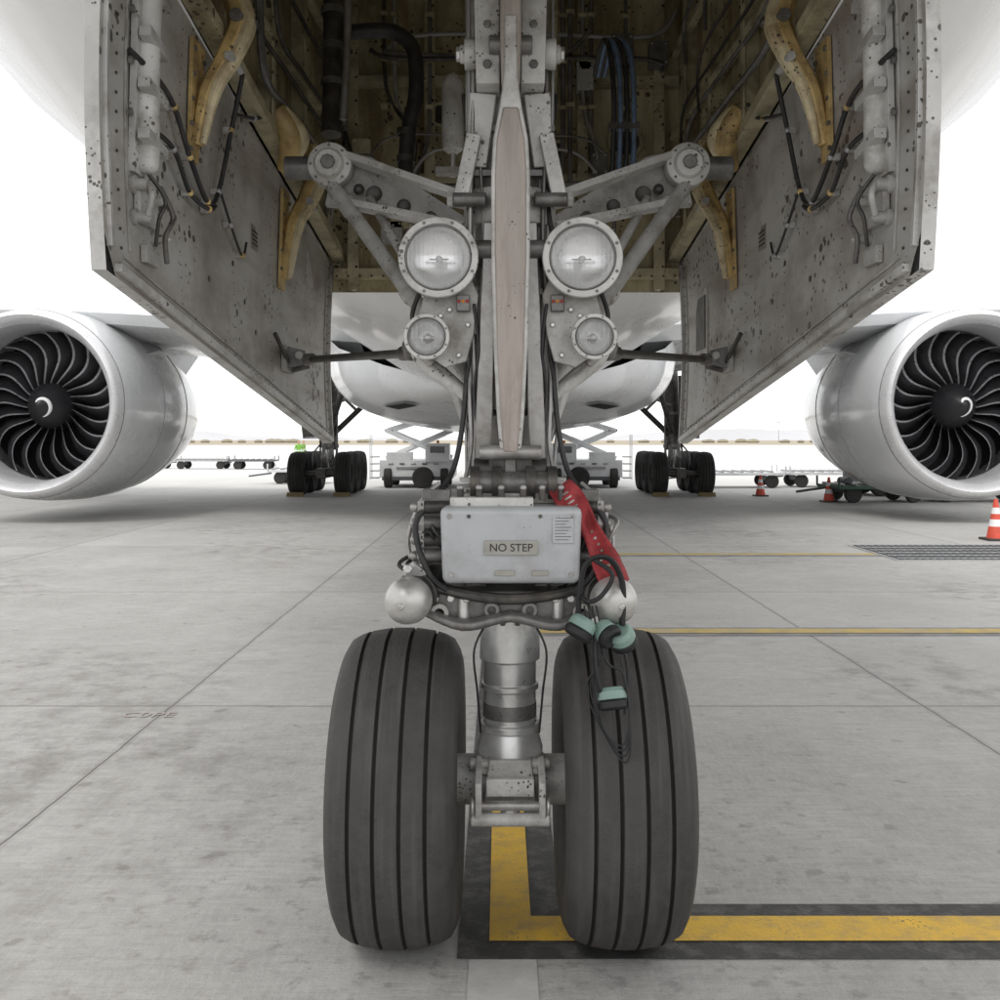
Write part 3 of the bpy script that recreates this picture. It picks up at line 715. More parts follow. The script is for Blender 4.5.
for s in (-1,1):
    b.strip((s*.035,-.2,1.78),(s*.05,-.18,1.52),.045,.06,.04,'dark',nrm=(0,-1,0))
    b.strip((s*.068,-.14,2.42),(s*.09,-.12,1.62),.04,.06,.06,'strut',nrm=(0,-1,0))
    b.strip((s*.085,-.12,2.05),(s*.10,-.10,1.6),.035,.05,.06,'mid',nrm=(0,-1,0))
    b.hexa([(s*.035,-.22,2.86),(s*.112,-.22,2.86),(s*.112,-.08,2.86),(s*.035,-.08,2.86),(s*.035,-.22,3.4),(s*.125,-.22,3.4),(s*.125,-.08,3.4),(s*.035,-.08,3.4)], 'gearl')
    b.lathe([(0,0),(0,.045),(.02,.05),(.04,.05),(.04,.03),(.055,.03),(.055,0)], (s*.112,-.15,2.98), (s,0,0), 'gearl', 24)
    b.bolt((s*.165,-.15,2.98),(s,0,0),.025,.015,'chrome')
    b.bolt((s*.075,-.22,2.92),(0,-1,0),.016,.012,'mid'); b.bolt((s*.075,-.22,3.05),(0,-1,0),.014,.012,'mid')
    b.strip((s*.09,-.1,2.86),(s*.11,-.08,2.62),.09,.06,.07,'gearl',nrm=(0,-1,0))
    b.strip((s*.12,-.12,2.72),(s*.17,-.12,2.48),.05,.05,.05,'gearl',nrm=(0,-1,0))
    b.cyl((s*.08,-.14,2.50),(s*.19,-.14,2.50),.024,'mid'); b.bolt((s*.19,-.14,2.50),(s,0,0),.03,.02,'gear')
    b.cyl((s*.06,-.17,2.33),(s*.13,-.17,2.33),.03,'mid')
    b.cyl((s*.05,-.17,1.60),(s*.12,-.17,1.60),.04,'dark'); 
b.cyl((-.1,-.22,1.66),(.1,-.22,1.66),.024,'strut'); b.cyl((-.07,-.23,2.98),(.07,-.23,2.98),.03,'mid')
b.box((0,-.14,1.62),(.12,.12,.12),'mid')
b.done()

b = B('drag_brace_frame', ng, bevel=.005)
for s in (-1,1):
    T = V((s*.70,.45,2.74)); A = V((s*.12,.05,2.50)); Lo = V((s*.075,-.02,1.84))
    b.cyl(T+V((-s*.02,-.06,-.06)), Lo+V((s*.03,0,.03)), .029, 'gear', seg=20)
    for f0 in (.12,.52): b.lathe([(0,.03),(0,.037),(.05,.037),(.05,.03)], T.lerp(Lo,f0)+V((0,-.02,-.02)), Lo-T, 'gearl', 20)
    # forged side arm: tapered I-section with a raised spine
    n_ = V((0,-1,0))
    b.prism([(-.02,-.12),(.12,-.13),(.34,-.17),(.60,-.315),(.60,-.21),(.36,-.055),(.16,.07),(.02,.10)] if s<0 else [(.02,-.12),(-.12,-.13),(-.34,-.17),(-.60,-.315),(-.60,-.21),(-.36,-.055),(-.16,.07),(-.02,.10)][::-1],
            T+V((0,.02,0)), (1,-.70*(-s if s<0 else -s)*(-1 if s<0 else -1)*0,0), (0,0,1), .05, 'gear')
    b.strip(T+V((-s*.05,-.02,.07)), A+V((0,0,.04)), .028,.024,.08,'gearl'); b.strip(T+V((-s*.03,-.02,-.11)), A+V((0,0,-.06)), .028,.024,.08,'gearl')
    for f0, r in ((.30,.024),(.50,.021),(.68,.018)):
        p = T.lerp(A, f0)+V((0,.0,-.005)); p.y = T.y-.008
        b.lathe([(0,0),(0,r),(.004,r*1.3)], p, (0,-1,0), 'dark', 18)
    b.cyl(T+V((s*.05,-.02,.02)), T+V((s*.17,-.02,.02)), .045, 'mid', seg=28)
    b.lathe([(0,0),(0,.085),(.06,.085),(.07,.06),(.09,.05),(.09,0)], T+V((-s*.01,-.02,.02)), (0,-1,0), 'gearl', 30)
    b.lathe([(0,0),(0,.028),(.015,.028),(.015,0)], T+V((-s*.01,-.11,.02)), (0,-1,0), 'mid', 8)
    for k in range(8):
        a = 2*pi*k/8; b.bolt(T+V((-s*.01+math.cos(a)*.07,-.08,.02+math.sin(a)*.07)),(0,-1,0),.007,.008,'mid')
    b.sphere(T+V((-s*.12,-.05,-.07)), .022, 'dark', 12)
    b.cyl(T+V((-s*.16,-.03,-.10)), V((s*.30,.05,2.22)), .017, 'gear')
    b.cyl((s*.36,.12,2.30), (s*.15,.0,2.44), .020, 'gear')
    b.cyl((s*.335,-.05,2.02),(s*.09,-.04,1.80),.024,'gear'); b.lathe([(0,.02),(0,.036),(.05,.036),(.05,.02)],(s*.30,-.05,1.99),(-s*.245,.01,-.22),'strut',18)
    b.pipe([(s*.09,-.05,1.80),(s*.16,-.05,1.86),(s*.30,-.06,1.97),(s*.33,-.06,2.06)], [.03,.026,.022,.03], 'gearl', seg=12)
    b.sphere((s*.335,-.05,2.02), .035, 'mid')
    b.cyl((s*.13,-.06,1.70),(s*.20,-.05,1.90),.016,'gear')
b.lathe([(0,0),(0,.15),(.10,.15),(.12,.13),(.12,0)], (0,.02,1.80), (0,0,1), 'gear', 36)
b.lathe([(0,0),(0,.16),(.12,.16),(.12,0)], (0,.02,2.43), (0,0,1), 'gear', 36)
b.done()
b = B('door_operating_rods', ng, bevel=.002)
for s in (-1,1):
    P0 = V((s*.34,-.02,2.0)); P1 = DP(s,.67,.77,.09)
    b.cyl(P0, P1, .016, 'dark')
    b.lathe([(0,.017),(0,.028),(.10,.028),(.12,.017)], P1, P0-P1, 'strut', 16); b.lathe([(0,.017),(0,.026),(.08,.026),(.1,.017)], P0, P1-P0, 'dark', 16)
    b.sphere(P1, .03, 'mid'); b.sphere(P0, .028, 'mid')
b.done()

def lamp(b, x, y, z, r):
    o = (x, y, z); ax = (0,-1,0)
    b.lathe([(-.13,0),(-.13,r*.45),(-.08,r*.75),(-.02,r*.98),(0,r*1.0),(.012,r*1.0),(.016,r*.98),(.016,r*.83),(.004,r*.81),(-.02,r*.80)], o, ax, 'gearl', 44)
    b.lathe([(.006,r*.82),(.020,r*.815),(.020,r*.78),(.004,r*.775)], o, ax, 'mid', 44)
    b.lathe([(-.005,r*.80),(-.02,r*.72),(-.04,r*.55),(-.052,r*.34),(-.057,r*.14),(-.057,0)], o, ax, 'reflector', 44)
    b.cyl((x,y+.057,z),(x,y+.025,z),r*.07,'chrome',seg=16); b.sphere((x,y+.02,z),r*.085,'band',14)
    b.cyl((x-r*.25,y+.03,z),(x+r*.25,y+.03,z),r*.018,'chrome',seg=8)
    b.lathe([(.006,r*.79),(.012,r*.62),(.018,r*.4),(.021,r*.2),(.022,0)], o, ax, 'lens', 44)
    b.lathe([(.006,r*.79),(.004,r*.785),(.007,r*.62),(.013,r*.4),(.016,r*.2),(.017,0)], o, ax, 'lens', 44)
    for k in range(8):
        a = 2*pi*(k+.5)/8; b.bolt((x+math.cos(a)*r*.91, y-.015, z+math.sin(a)*r*.91), ax, r*.04, .006, 'mid')
b = B('landing_lights', ng, bevel=.0012, angle=60)
for s in (-1,1):
    lamp(b, s*.234,-.22,2.292,.131); lamp(b, s*.272,-.22,2.035,.075)
b.done()
b = B('light_brackets', ng, bevel=.004)
for s in (-1,1):
    pts = [(-.06,.12),(.05,.16),(.10,.05),(.085,-.08),(.06,-.17),(-.01,-.19),(-.08,-.14),(-.10,-.02)]
    if s > 0: pts = [(-a, c) for a, c in pts][::-1]
    b.prism(pts, (s*.205,-.15,2.13), (1,0,0), (0,0,1), .03, 'gear')
    b.strip((s*.22,-.06,2.28),(s*.10,-.02,2.28),.12,.10,.04,'gear')
    b.strip((s*.24,-.12,2.06),(s*.11,-.02,2.02),.07,.08,.04,'gear')
    b.box((s*.155,-.175,2.15),(.045,.03,.055),'mid')
    for k, mm in ((0,'redink'),(1,'amber'),(2,'redink')):
        b.sphere((s*.155+(k-1)*.014,-.192,2.155),.006,mm,8)
    for px, pz in ((.14,2.22),(.14,2.08),(.20,2.13),(.23,2.11),(.17,1.98)): b.bolt((s*px,-.165,pz),(0,-1,0),.010,.01,'chrome')
    b.pipe([(s*.30,-.13,2.20),(s*.33,-.1,2.12),(s*.31,-.12,2.05)], .008,'black')
    b.pipe([(s*.2,-.1,2.36),(s*.14,-.08,2.42),(s*.13,-.06,2.6),(s*.16,0,2.9)], .009,'black')
    b.pipe([(s*.12,-.17,2.15),(s*.105,-.16,2.0),(s*.12,-.14,1.85),(s*.10,-.14,1.7)], .006,'black')
    b.pipe([(s*.135,-.16,2.1),(s*.13,-.15,2.0),(s*.145,-.13,1.9)], .005,'black')
b.done()

b = B('strut_hydraulic_lines', ng, bevel=0)
for i in range(10):
    s = 1 if i%2 else -1; x = s*rnd.uniform(.10,.15); y = rnd.uniform(-.13,-.06)
    b.pipe([(x,y,3.3),(x*1.0,y,2.8),(x+rnd.uniform(-.02,.02),y,2.4),(x,y-.01,2.1),(x+rnd.uniform(-.02,.02),y,1.8),(x,y-.02,1.58)], rnd.uniform(.004,.009), rnd.choice(['black','strut','steel','mid']), seg=8)
for z in (1.75,2.2,2.6,2.75): b.box((0,-.09,z),(.30,.03,.02),'mid')
for s in (-1,1):
    b.pipe([(s*.07,-.11,1.1),(s*.12,-.13,1.0),(s*.11,-.10,.85),(s*.10,-.05,.7)], .004, 'black')
b.done()

rib0 = empty('remove_before_flight_ribbon')
def rib(u, v):
    c = V((.155,-.28,1.555)).lerp(V((.325,-.37,1.25)), u)
    w = .038+.008*math.sin(u*9); a = V((.7,0,.45)).normalized()
    return c+a*(v-.5)*2*w+V((0,-.03*math.sin(pi*u)+.014*math.sin(v*7+u*6)+.008*math.sin(u*25+v*3),.03*math.sin(pi*u)))
b = B('front_fold', rib0, bevel=0); b.grid(rib, 40, 12, 'red'); b.done(solid=.002)
b = B('rear_fold', rib0, bevel=0)
b.grid(lambda u, v: rib(u*.85+.1, v)+V((.016,.02-.01*math.sin(u*13),-.03)), 30, 8, 'red'); b.done(solid=.002)
b = B('printed_text', rib0, bevel=0)
for k in range(14):
    u = .10+k*.057
    if k in (6,): continue
    b.grid(lambda p, q, u=u: rib(u+.018*p, .36+.26*q)+V((-.002,-.003,.0)), 2, 4, 'plate')
b.done()

hs = empty('ground_crew_headset')
b = B('earcups_and_band', hs, bevel=.003)
def cup(c, ax, r=.043):
    b.lathe([(0,0),(0,r*.7),(.012,r*.95),(.035,r),(.036,r*.9)], c, ax, 'mint', 24)
    b.lathe([(.036,r*.85),(.042,r*1.02),(.060,r*1.0),(.066,r*.8),(.060,r*.5),(.050,0)], c, ax, 'foam', 24)
cup((.225,-.47,1.165),(-.5,-.2,-.8)); cup((.325,-.45,1.125),(.3,.5,-.7)); cup((.30,-.46,.955),(.1,-.3,-.95),.046)
cup((.265,-.44,1.135),(.6,-.6,-.5),.038)
b.pipe([(.20,-.46,1.17),(.22,-.47,1.32),(.29,-.46,1.345),(.335,-.45,1.27),(.335,-.45,1.14)], .007,'foam',flat=1.6)
b.pipe([(.25,-.47,1.13),(.255,-.49,1.0),(.28,-.48,.93),(.34,-.46,.92),(.35,-.45,1.02),(.32,-.45,1.12)], .005,'foam')
b.pipe([(.26,-.46,1.1),(.29,-.48,1.03),(.335,-.48,1.0),(.34,-.48,.88)], .004,'foam')
for k in range(4):
    q = .012*k
    b.pipe([(.22+q,-.45,1.2),(.24+q,-.48,1.06),(.26-q,-.48,.95),(.275+q,-.50,.84-q*2),(.33+q*.5,-.52,.80-q),(.35,-.50,.9),(.33,-.46,1.05)], .0028,'foam',seg=8)
b.pipe([(.20,-.44,1.24),(.23,-.5,1.22),(.27,-.5,1.24),(.30,-.5,1.30),(.25,-.48,1.34)], .007,'foam')
b.done()

# ------------------------------------------------------------------ engines
def engine(s):
    root = empty('jet_engine')
    o = V((s*9.6,16.6,2.44))
    b = B('nacelle', root, bevel=0, angle=40)
    prof = [(1.25,1.60),(.9,1.585),(.5,1.585),(.25,1.63),(.12,1.69),(.04,1.745),(0,1.79),(.02,1.83),(.08,1.87),(.25,1.925),(.6,1.98),(1.2,2.03),(2.2,2.07),(3.2,2.06),(4.2,1.97),(5.2,1.82),(6.1,1.65),(6.4,1.58),(6.4,1.54),(5.6,1.45)]
    ms = ['liner']*3+['lip']*6+['nac']*10
    b.lathe(prof, o, (0,1,0), 'nac', 72, mats=ms)
    b.lathe([(5.0,1.35),(6.4,1.22),(7.6,.95),(8.0,.85),(8.0,.5),(9.2,.05)], o, (0,1,0), 'steel', 48)
    b.lathe([(.258,1.929),(.262,1.934),(.275,1.936),(.28,1.932)], o, (0,1,0), 'mid', 72)
    b.lathe([(2.3,2.07),(2.3,2.075),(2.32,2.075),(2.32,2.07)], o, (0,1,0), 'liner', 72)
    b.lathe([(4.2,1.97),(4.2,1.977),(4.22,1.977),(4.22,1.97)], o, (0,1,0), 'liner', 72)
    b.done()
    b = B('fan', root, bevel=0, angle=60)
    b.lathe([(1.75,0),(1.75,1.60)], o, (0,1,0), 'void', 48)
    n = 22
    for i in range(n):
        ph = 2*pi*i/n
        def f(u, v, ph=ph):
            r = .44+u*1.13; be = math.radians(20+34*u); ch = (.36+.20*u-.12*u*u)
            if v > 0: v = .10+.90*(v-1/6)/(5/6)
            c = (v-.5)*ch
            sweep = .26*math.sin(pi*u*.95)-.18*u
            a = ph+s*(sweep+c*math.sin(be)/r + .03*math.sin(pi*v))
            return o+V((math.cos(a)*r, 1.32+c*math.cos(be)*.9, math.sin(a)*r))
        b.grid(f, 12, 6, ('blade','bladee'))
    b.lathe([(.62,0),(.64,.05),(.72,.14),(.92,.32),(1.1,.44),(1.25,.50),(1.45,.52)], o, (0,1,0), 'spin', 40)
    b.done()
    b = B('spinner_swirl', root, bevel=0)
    pts = []; rr = []
    for k in range(26):
        t = k/25; a = .6+t*4.6; r = .06+.20*t
        yy = .66+(r-.05)*1.15-.012
        pts.append(o+V((math.cos(a)*r*-1, yy, math.sin(a)*r))); rr.append(.015+.035*math.sin(pi*min(.999,t*1.04))**.8 if t > 0 else .012)
    b.pipe(pts, rr, 'swirl', seg=8, sub=1); b.done()
    b = B('pylon', root, bevel=.02)
    X = o.x
    b.add([V((X+dx*w, y, z)) for dx in (-1,1) for (y,z,w) in ((18.8,4.40,.05),(20,4.85,.22),(26,5.4,.25),(28.5,4.6,.1),(25.5,3.2,.22),(20,4.1,.25))],
          [(0,1,2,3,4,5),(11,10,9,8,7,6),(0,6,7,1),(1,7,8,2),(2,8,9,3),(3,9,10,4),(4,10,11,5),(5,11,6,0)], 'white')
    b.prism([(0,0),(1.3,0),(1.1,.32),(.5,.25)], (X-s*1.63,18.6,2.44+1.12), (0,1,0), (-s*.8,0,.55), .03, 'nac')
    b.done()
for s in (-1,1): engine(s)

# ------------------------------------------------------------------ main gear
def main_gear(s):
    root = empty('main_landing_gear')
    X = s*5.5; Y = 28.6
    b = B('bogie_wheels', root, bevel=0, angle=50)
    for dy in (-1.47,0,1.47):
        for dx in (-.70,.70):
            tyre(b, X+dx, .50, .67, Y+dy, .675, .28, 'rubber2','groove', seg=40, grooves=(-.14,-.05,.05,.14), gd=.012, gw=.009, clamp=False)
            wheel(b, X+dx, Y+dy, .675, .28, .25, 'mid')
        b.cyl((X-.6,Y+dy,.66),(X+.6,Y+dy,.66),.09,'dark')
    b.done()
    b = B('strut_and_braces', root, bevel=.01)
    b.strip((X,Y-1.6,.68),(X,Y+1.6,.68),.3,.3,.3,'dark',nrm=(0,0,1))
    b.cyl((X,Y,.66),(X,Y,1.6),.15,'chrome'); b.cyl((X,Y,1.4),(X+s*-.05,Y+.2,4.2),.24,'mid',seg=28)
    b.lathe([(0,.24),(0,.30),(.12,.30),(.12,.24)],(X,Y,1.45),(0,0,1),'gear',28); b.lathe([(0,.24),(0,.29),(.1,.29),(.1,.24)],(X,Y,2.5),(0,0,1),'gear',28)
    for sx in (-1,1):
        b.strip((X+sx*.12,Y-.3,1.5),(X+sx*.12,Y-.62,1.1),.12,.1,.06,'gear'); b.strip((X+sx*.12,Y-.62,1.1),(X+sx*.1,Y-.2,.75),.1,.12,.06,'gear')
    b.cyl((X,Y-.1,1.75),(X-s*2.2,Y+.1,3.9),.085,'dark'); b.cyl((X,Y-.1,1.9),(X-s*1.0,Y-2.3,3.8),.08,'mid')
    b.cyl((X-s*.9,Y,2.62),(X,Y,3.5),.05,'gear'); b.cyl((X-s*.1,Y-.2,2.8),(X-s*1.5,Y-.1,3.4),.04,'gear')
    b.cyl((X+s*.25,Y-.25,1.3),(X+s*.25,Y-.2,3.6),.03,'black'); b.cyl((X-s*.28,Y-.2,1.2),(X-s*.28,Y-.2,3.6),.025,'steel')
    b.pipe([(X-.2,Y-.3,1.6),(X-.35,Y-.8,1.3),(X-.3,Y-1.4,.9)],.025,'black'); b.pipe([(X+.2,Y-.3,1.6),(X+.35,Y-.8,1.3),(X+.3,Y-1.4,.9)],.025,'black')
    b.done()
    b = B('strut_door', root, bevel=.01)
    b.prism([(-1.1,0),(1.0,0),(1.2,2.2),(-1.2,2.2)], (X+s*.62,Y+.1,1.75), (0,1,0), (s*.12,0,1), .08, 'gear')
    b.prism([(-.3,0),(.3,0),(.35,1.9),(-.35,1.9)], (X+s*.35,Y-1.0,1.8), (1,0,0), (0,0,1), .06, 'mid')
    b.done()
    c = B('wheel_chock', None, bevel=.01)
    for dx in (-.7,.7):
        c.prism([(0,0),(.22,0),(.12,.13)], (X+dx,Y-1.47-.62,0), (0,1,0), (0,0,1), .5, 'yel')
    c.done()
for s in (-1,1): main_gear(s)

# ------------------------------------------------------------------ ramp equipment
def cone(x, y, h=.7):
    b = B('traffic_cone', None, bevel=.004)
    b.box((x,y,.02),(.40,.40,.04),'cbase')
    R = lambda t: .15*(1-t)+.028*t
    st = [0,.30,.48,.62,.78,1.0]
    b.lathe([(.04+(h-.04)*t, R(t)) for t in st]+[(h,0)], (x,y,0),(0,0,1),'orange',24, mats=['orange','band','orange','band','orange','orange'])
    b.done()
for (x,y,h) in ((8.38,13.5,.70),(9.0,24.0,.68),(7.85,26.8,.64),(-10.5,62,.7),(-13.6,66,.7)): cone(x,y,h)

def gwheel(b, x, y, r, w=.2, ax=(1,0,0)):
    b.lathe([(-w/2,0),(-w/2,r*.9),(-w*.35,r),(w*.35,r),(w/2,r*.9),(w/2,r*.55),(w*.3,r*.5),(w*.3,0)], (x,y,r), ax, 'rubber2', 24, mats=['rubber2']*5+['gse']*2)
def loader(s):
    root = empty('cargo_loader')
    b = B('loader_body', root, bevel=.02)
    X, Y = s*3.0, 33.5
    b.box((X,Y,.68),(2.6,3.2,.62),'gse'); b.box((X,Y,.34),(2.4,3.4,.14),'gsed')
    b.box((X-s*.75,Y-1.2,1.25),(.85,.9,.66),'gse'); b.box((X-s*.75,Y-1.66,1.36),(.5,.03,.22),'glassd')
    b.box((X+s*.6,Y-1.3,1.12),(.9,.6,.3),'gse'); b.box((X+s*.3,Y-1.62,.72),(.8,.04,.10),'steel')
    for k in range(5): b.box((X-.9+k*.4,Y-1.615,.86),(.18,.03,.05),'gsed' if k%2 else 'steel')
    for dx in (-1.0,1.0):
        for dy in (-1.2,1.2): gwheel(b, X+dx, Y+dy-.2, .38, .28)
    gwheel(b, X-s*.25, Y-1.75, .38, .22, (0,1,0))
    for y in (Y-1.0,Y+1.2):
        for sg in (-1,1):
            b.strip((X-sg*1.15,y,1.05),(X+sg*1.15,y+.05*sg,2.05),.14,.14,.08,'gse',nrm=(0,-1,0)); b.strip((X+sg*1.15,y,2.05),(X-sg*1.15,y+.05*sg,2.75),.12,.12,.08,'gse',nrm=(0,-1,0))
    b.cyl((X-1.15,Y-1.0,2.05),(X-1.15,Y+1.2,2.05),.05,'gsed'); b.cyl((X+1.15,Y-1.0,2.05),(X+1.15,Y+1.2,2.05),.05,'gsed')
    b.box((X,Y,2.84),(2.6,3.2,.14),'gse')
    for dx in (-1.25,-.4,.4,1.25): b.cyl((X+dx,Y-1.55,2.85),(X+dx,Y-1.55,3.6),.025,'gse',seg=8)
    for z in (3.25,3.6): b.cyl((X-1.25,Y-1.55,z),(X+1.25,Y-1.55,z),.022,'gse',seg=8)
    for k in range(4): b.box((X+s*1.5,Y-1.2,.35+k*.25),(.3,.5,.04),'steel')
    for dy in (-.25,.25): b.cyl((X+s*1.65,Y-1.2+dy,.3),(X+s*1.65,Y-1.2+dy,1.9),.02,'gse',seg=8)
    b.sphere((X-s*.75,Y-1.3,1.64),.06,'amber',12)
    b.done()
for s in (-1,1): loader(s)

def dolly(x, y, L_, W, rot=0., m='gse', h=.5, load=0):
    b = B('baggage_dolly', None, bevel=.01)
    b.box((0,0,h),(L_,W,.10),m)
    for k in range(int(L_/.35)): b.cyl((-L_/2+.15+k*.35,-W/2+.05,h+.08),(-L_/2+.15+k*.35,W/2-.05,h+.08),.035,'steel',seg=10)
    for dx in (-L_/2+.45, L_/2-.45):
        for dy in (-W/2+.15,W/2-.15): gwheel(b, dx, dy, .24, .14, (0,1,0))
        b.box((dx,0,.32),(.12,W-.2,.16),'gsed')
    for dx in (-L_/2,L_/2):
        for dy in (-W/2,W/2): b.cyl((dx,dy,h),(dx,dy,h+.28),.03,m,seg=8)
    b.cyl((-L_/2,0,.4),(-L_/2-.9,0,.28),.035,'gsed',seg=8)
    if load:
        for k in range(load): b.cyl((-L_/2+.5+k*.7,-.2,h+.14),(-L_/2+.5+k*.7,.3,h+.14),.12,'gsed')
    b.done(loc=(x,y,0), rot=(0,0,rot))
dolly(10.3,24.2,2.6,1.5,.08,'gseg',.42,3); dolly(13.2,24.4,3.0,1.6,-.05,'gsed',.42,3)
dolly(8.3,32.5,3.4,1.7,.02); dolly(11.9,33.0,3.2,1.7,0); dolly(15.4,33.4,3.2,1.7,.04)
dolly(-7.9,35.8,2.2,1.4,0); dolly(-17.5,55.5,3.2,1.6,0,'steel'); dolly(-21.2,56,3.2,1.6,0,'steel'); dolly(-14.4,55,2.6,1.5,.05,'gsed')

tg = B('tow_tractor', None, bevel=.03)
tg.box((12.6,27.6,.55),(3.4,1.7,.5),'gsed'); tg.box((13.5,27.6,1.05),(1.3,1.5,.55),'gsed'); tg.box((13.5,26.83,1.12),(1.1,.04,.35),'glassd')
for dx in (-1.1,1.1): 
    for dy in (-.8,.8): gwheel(tg, 12.6+dx, 27.6+dy, .36, .25, (0,1,0))
tg.done()

def person_mat(name, vest):
    m = bpy.data.materials.new(name); m.use_nodes = True; nt = m.node_tree; N = nt.nodes; L = nt.links
    tc = N.new('ShaderNodeTexCoord'); sp = N.new('ShaderNodeSeparateXYZ'); L.new(tc.outputs['Object'], sp.inputs[0])
    r = N.new('ShaderNodeValToRGB'); r.color_ramp.interpolation = 'CONSTANT'
    mr = N.new('ShaderNodeMath'); mr.operation = 'DIVIDE'; mr.inputs[1].default_value = 2.; L.new(sp.outputs[2], mr.inputs[0]); L.new(mr.outputs[0], r.inputs[0])
    e = r.color_ramp.elements; e[0].color = (.02,.02,.02,1); e[0].position = 0; e[1].position = .05; e[1].color = (.03,.04,.07,1)
    for p, c in ((.44,vest),(.53,(.7,.7,.7)),(.56,vest),(.735,(.45,.28,.2)),(.84,(.02,.015,.01))):
        q = e.new(p); q.color = (*c,1)
    L.new(r.outputs[0], N['Principled BSDF'].inputs['Base Color']); N['Principled BSDF'].inputs['Roughness'].default_value = .8
    return m
def person(x, y, rz, vest=(.18,.42,.06), step=.12):
    J = {'pel':(0,0,.95,.13),'waist':(0,0,1.1,.125),'chest':(0,0,1.32,.15),'neck':(0,0,1.47,.055),'head':(0,-.01,1.60,.095),'crown':(0,0,1.70,.075),
         'ls':(-.18,0,1.40,.06),'le':(-.24,.03,1.13,.045),'lh':(-.23,-.1,.90,.035),'lf':(-.22,-.13,.82,.025),'rs':(.18,0,1.40,.06),'re':(.25,.0,1.14,.045),'rh':(.20,-.18,1.02,.035),'rf':(.18,-.24,.98,.025),
         'lhp':(-.10,0,.88,.09),'lk':(-.11,-step,.50,.065),'la':(-.11,-step*.8,.09,.045),'lt':(-.12,-step-.14,.035,.035),
         'rhp':(.10,0,.88,.09),'rk':(.11,step*.3,.50,.065),'ra':(.12,step,.09,.045),'rt':(.13,step-.18,.035,.035)}
    E = [('pel','waist'),('waist','chest'),('chest','neck'),('neck','head'),('head','crown'),('chest','ls'),('ls','le'),('le','lh'),('lh','lf'),('chest','rs'),('rs','re'),('re','rh'),('rh','rf'),
         ('pel','lhp'),('lhp','lk'),('lk','la'),('la','lt'),('pel','rhp'),('rhp','rk'),('rk','ra'),('ra','rt')]
    ks = list(J); me = bpy.data.meshes.new('ground_crew_worker')
    me.from_pydata([J[k][:3] for k in ks], [(ks.index(a), ks.index(c)) for a, c in E], [])
    o = bpy.data.objects.new('ground_crew_worker', me); scene.collection.objects.link(o)
    sk = o.modifiers.new('skin','SKIN')
    for i, k in enumerate(ks): me.skin_vertices[0].data[i].radius = (J[k][3], J[k][3]*.85)
    me.skin_vertices[0].data[0].use_root = True
    o.modifiers.new('sub','SUBSURF').levels = 1; o.modifiers['sub'].render_levels = 2
    me.materials.append(person_mat('worker_clothes', vest)); o.location = (x,y,0); o.rotation_euler = (0,0,rz)
person(-11.6,54.0,.6); person(-12.9,62,2.4,(.20,.30,.10))

# ------------------------------------------------------------------ distance
h = B('hills', None, bevel=0)
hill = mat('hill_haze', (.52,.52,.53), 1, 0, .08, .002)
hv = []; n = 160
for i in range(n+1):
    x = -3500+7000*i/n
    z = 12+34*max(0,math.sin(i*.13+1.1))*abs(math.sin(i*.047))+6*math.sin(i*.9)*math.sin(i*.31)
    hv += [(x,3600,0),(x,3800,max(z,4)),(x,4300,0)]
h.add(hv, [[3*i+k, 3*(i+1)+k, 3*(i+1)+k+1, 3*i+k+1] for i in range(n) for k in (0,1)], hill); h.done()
t = B('distant_hedgerow', None, bevel=0)
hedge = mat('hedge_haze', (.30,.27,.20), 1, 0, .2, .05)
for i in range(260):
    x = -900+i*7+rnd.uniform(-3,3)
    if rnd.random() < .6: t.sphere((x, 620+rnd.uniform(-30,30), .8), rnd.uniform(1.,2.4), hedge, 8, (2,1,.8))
t.done()
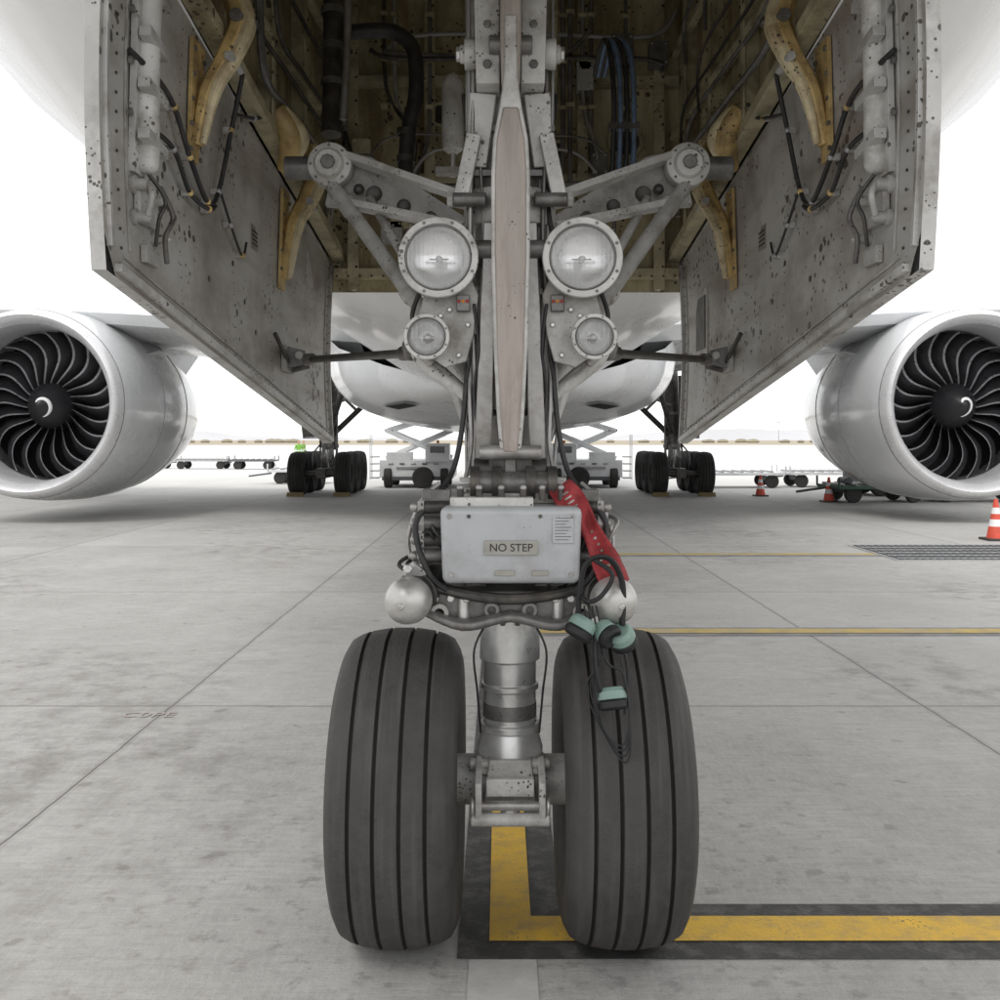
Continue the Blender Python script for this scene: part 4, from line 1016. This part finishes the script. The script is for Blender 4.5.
p = B('light_mast', None, bevel=0); p.cyl((196,700,0),(196,700,14),.25,'steel',r1=.12,seg=8); p.box((196,700,14.2),(2.4,.4,.5),'steel'); p.done()

# ------------------------------------------------------------------ world, sun, camera
w = bpy.data.worlds.new('World'); scene.world = w; w.use_nodes = True
N = w.node_tree.nodes; L = w.node_tree.links; bg = N['Background']
el, rot = math.radians(52), math.radians(205)
sky = N.new('ShaderNodeTexSky'); sky.sky_type = 'NISHITA'; sky.sun_disc = False; sky.sun_elevation = el; sky.sun_rotation = rot
tc = N.new('ShaderNodeTexCoord'); nz = N.new('ShaderNodeTexNoise'); nz.inputs['Scale'].default_value = 1.6; nz.inputs['Detail'].default_value = 5
L.new(tc.outputs['Generated'], nz.inputs['Vector'])
cr = N.new('ShaderNodeMapRange'); cr.inputs[1].default_value = .3; cr.inputs[2].default_value = .7; cr.inputs[3].default_value = 8.8; cr.inputs[4].default_value = 11.2
L.new(nz.outputs[0], cr.inputs[0])
cc = N.new('ShaderNodeCombineColor'); 
for i in range(3): L.new(cr.outputs[0], cc.inputs[i])
mx = N.new('ShaderNodeMix'); mx.data_type = 'RGBA'; mx.inputs[0].default_value = .92
L.new(sky.outputs[0], mx.inputs[6]); L.new(cc.outputs[0], mx.inputs[7]); L.new(mx.outputs[2], bg.inputs[0]); bg.inputs[1].default_value = .15
sl = bpy.data.lights.new('sun', 'SUN'); sl.energy = 1.5; sl.angle = math.radians(20); sl.color = (1,.97,.93)
so = bpy.data.objects.new('sun', sl); scene.collection.objects.link(so)
az = rot
dirv = V((math.sin(az)*math.cos(el), math.cos(az)*math.cos(el), math.sin(el)))
so.rotation_euler = dirv.to_track_quat('Z','Y').to_euler()
cd = bpy.data.cameras.new('camera'); cd.sensor_width = 36; cd.lens = 36; cd.shift_y = -.06; cd.clip_end = 12000; cd.clip_start = .05
co = bpy.data.objects.new('camera', cd); co.location = (-.034,-3.47,1.70); co.rotation_euler = (pi/2,0,0); scene.collection.objects.link(co)
scene.camera = co
scene.view_settings.view_transform = 'Standard'; scene.view_settings.look = 'None'; scene.view_settings.exposure = 0
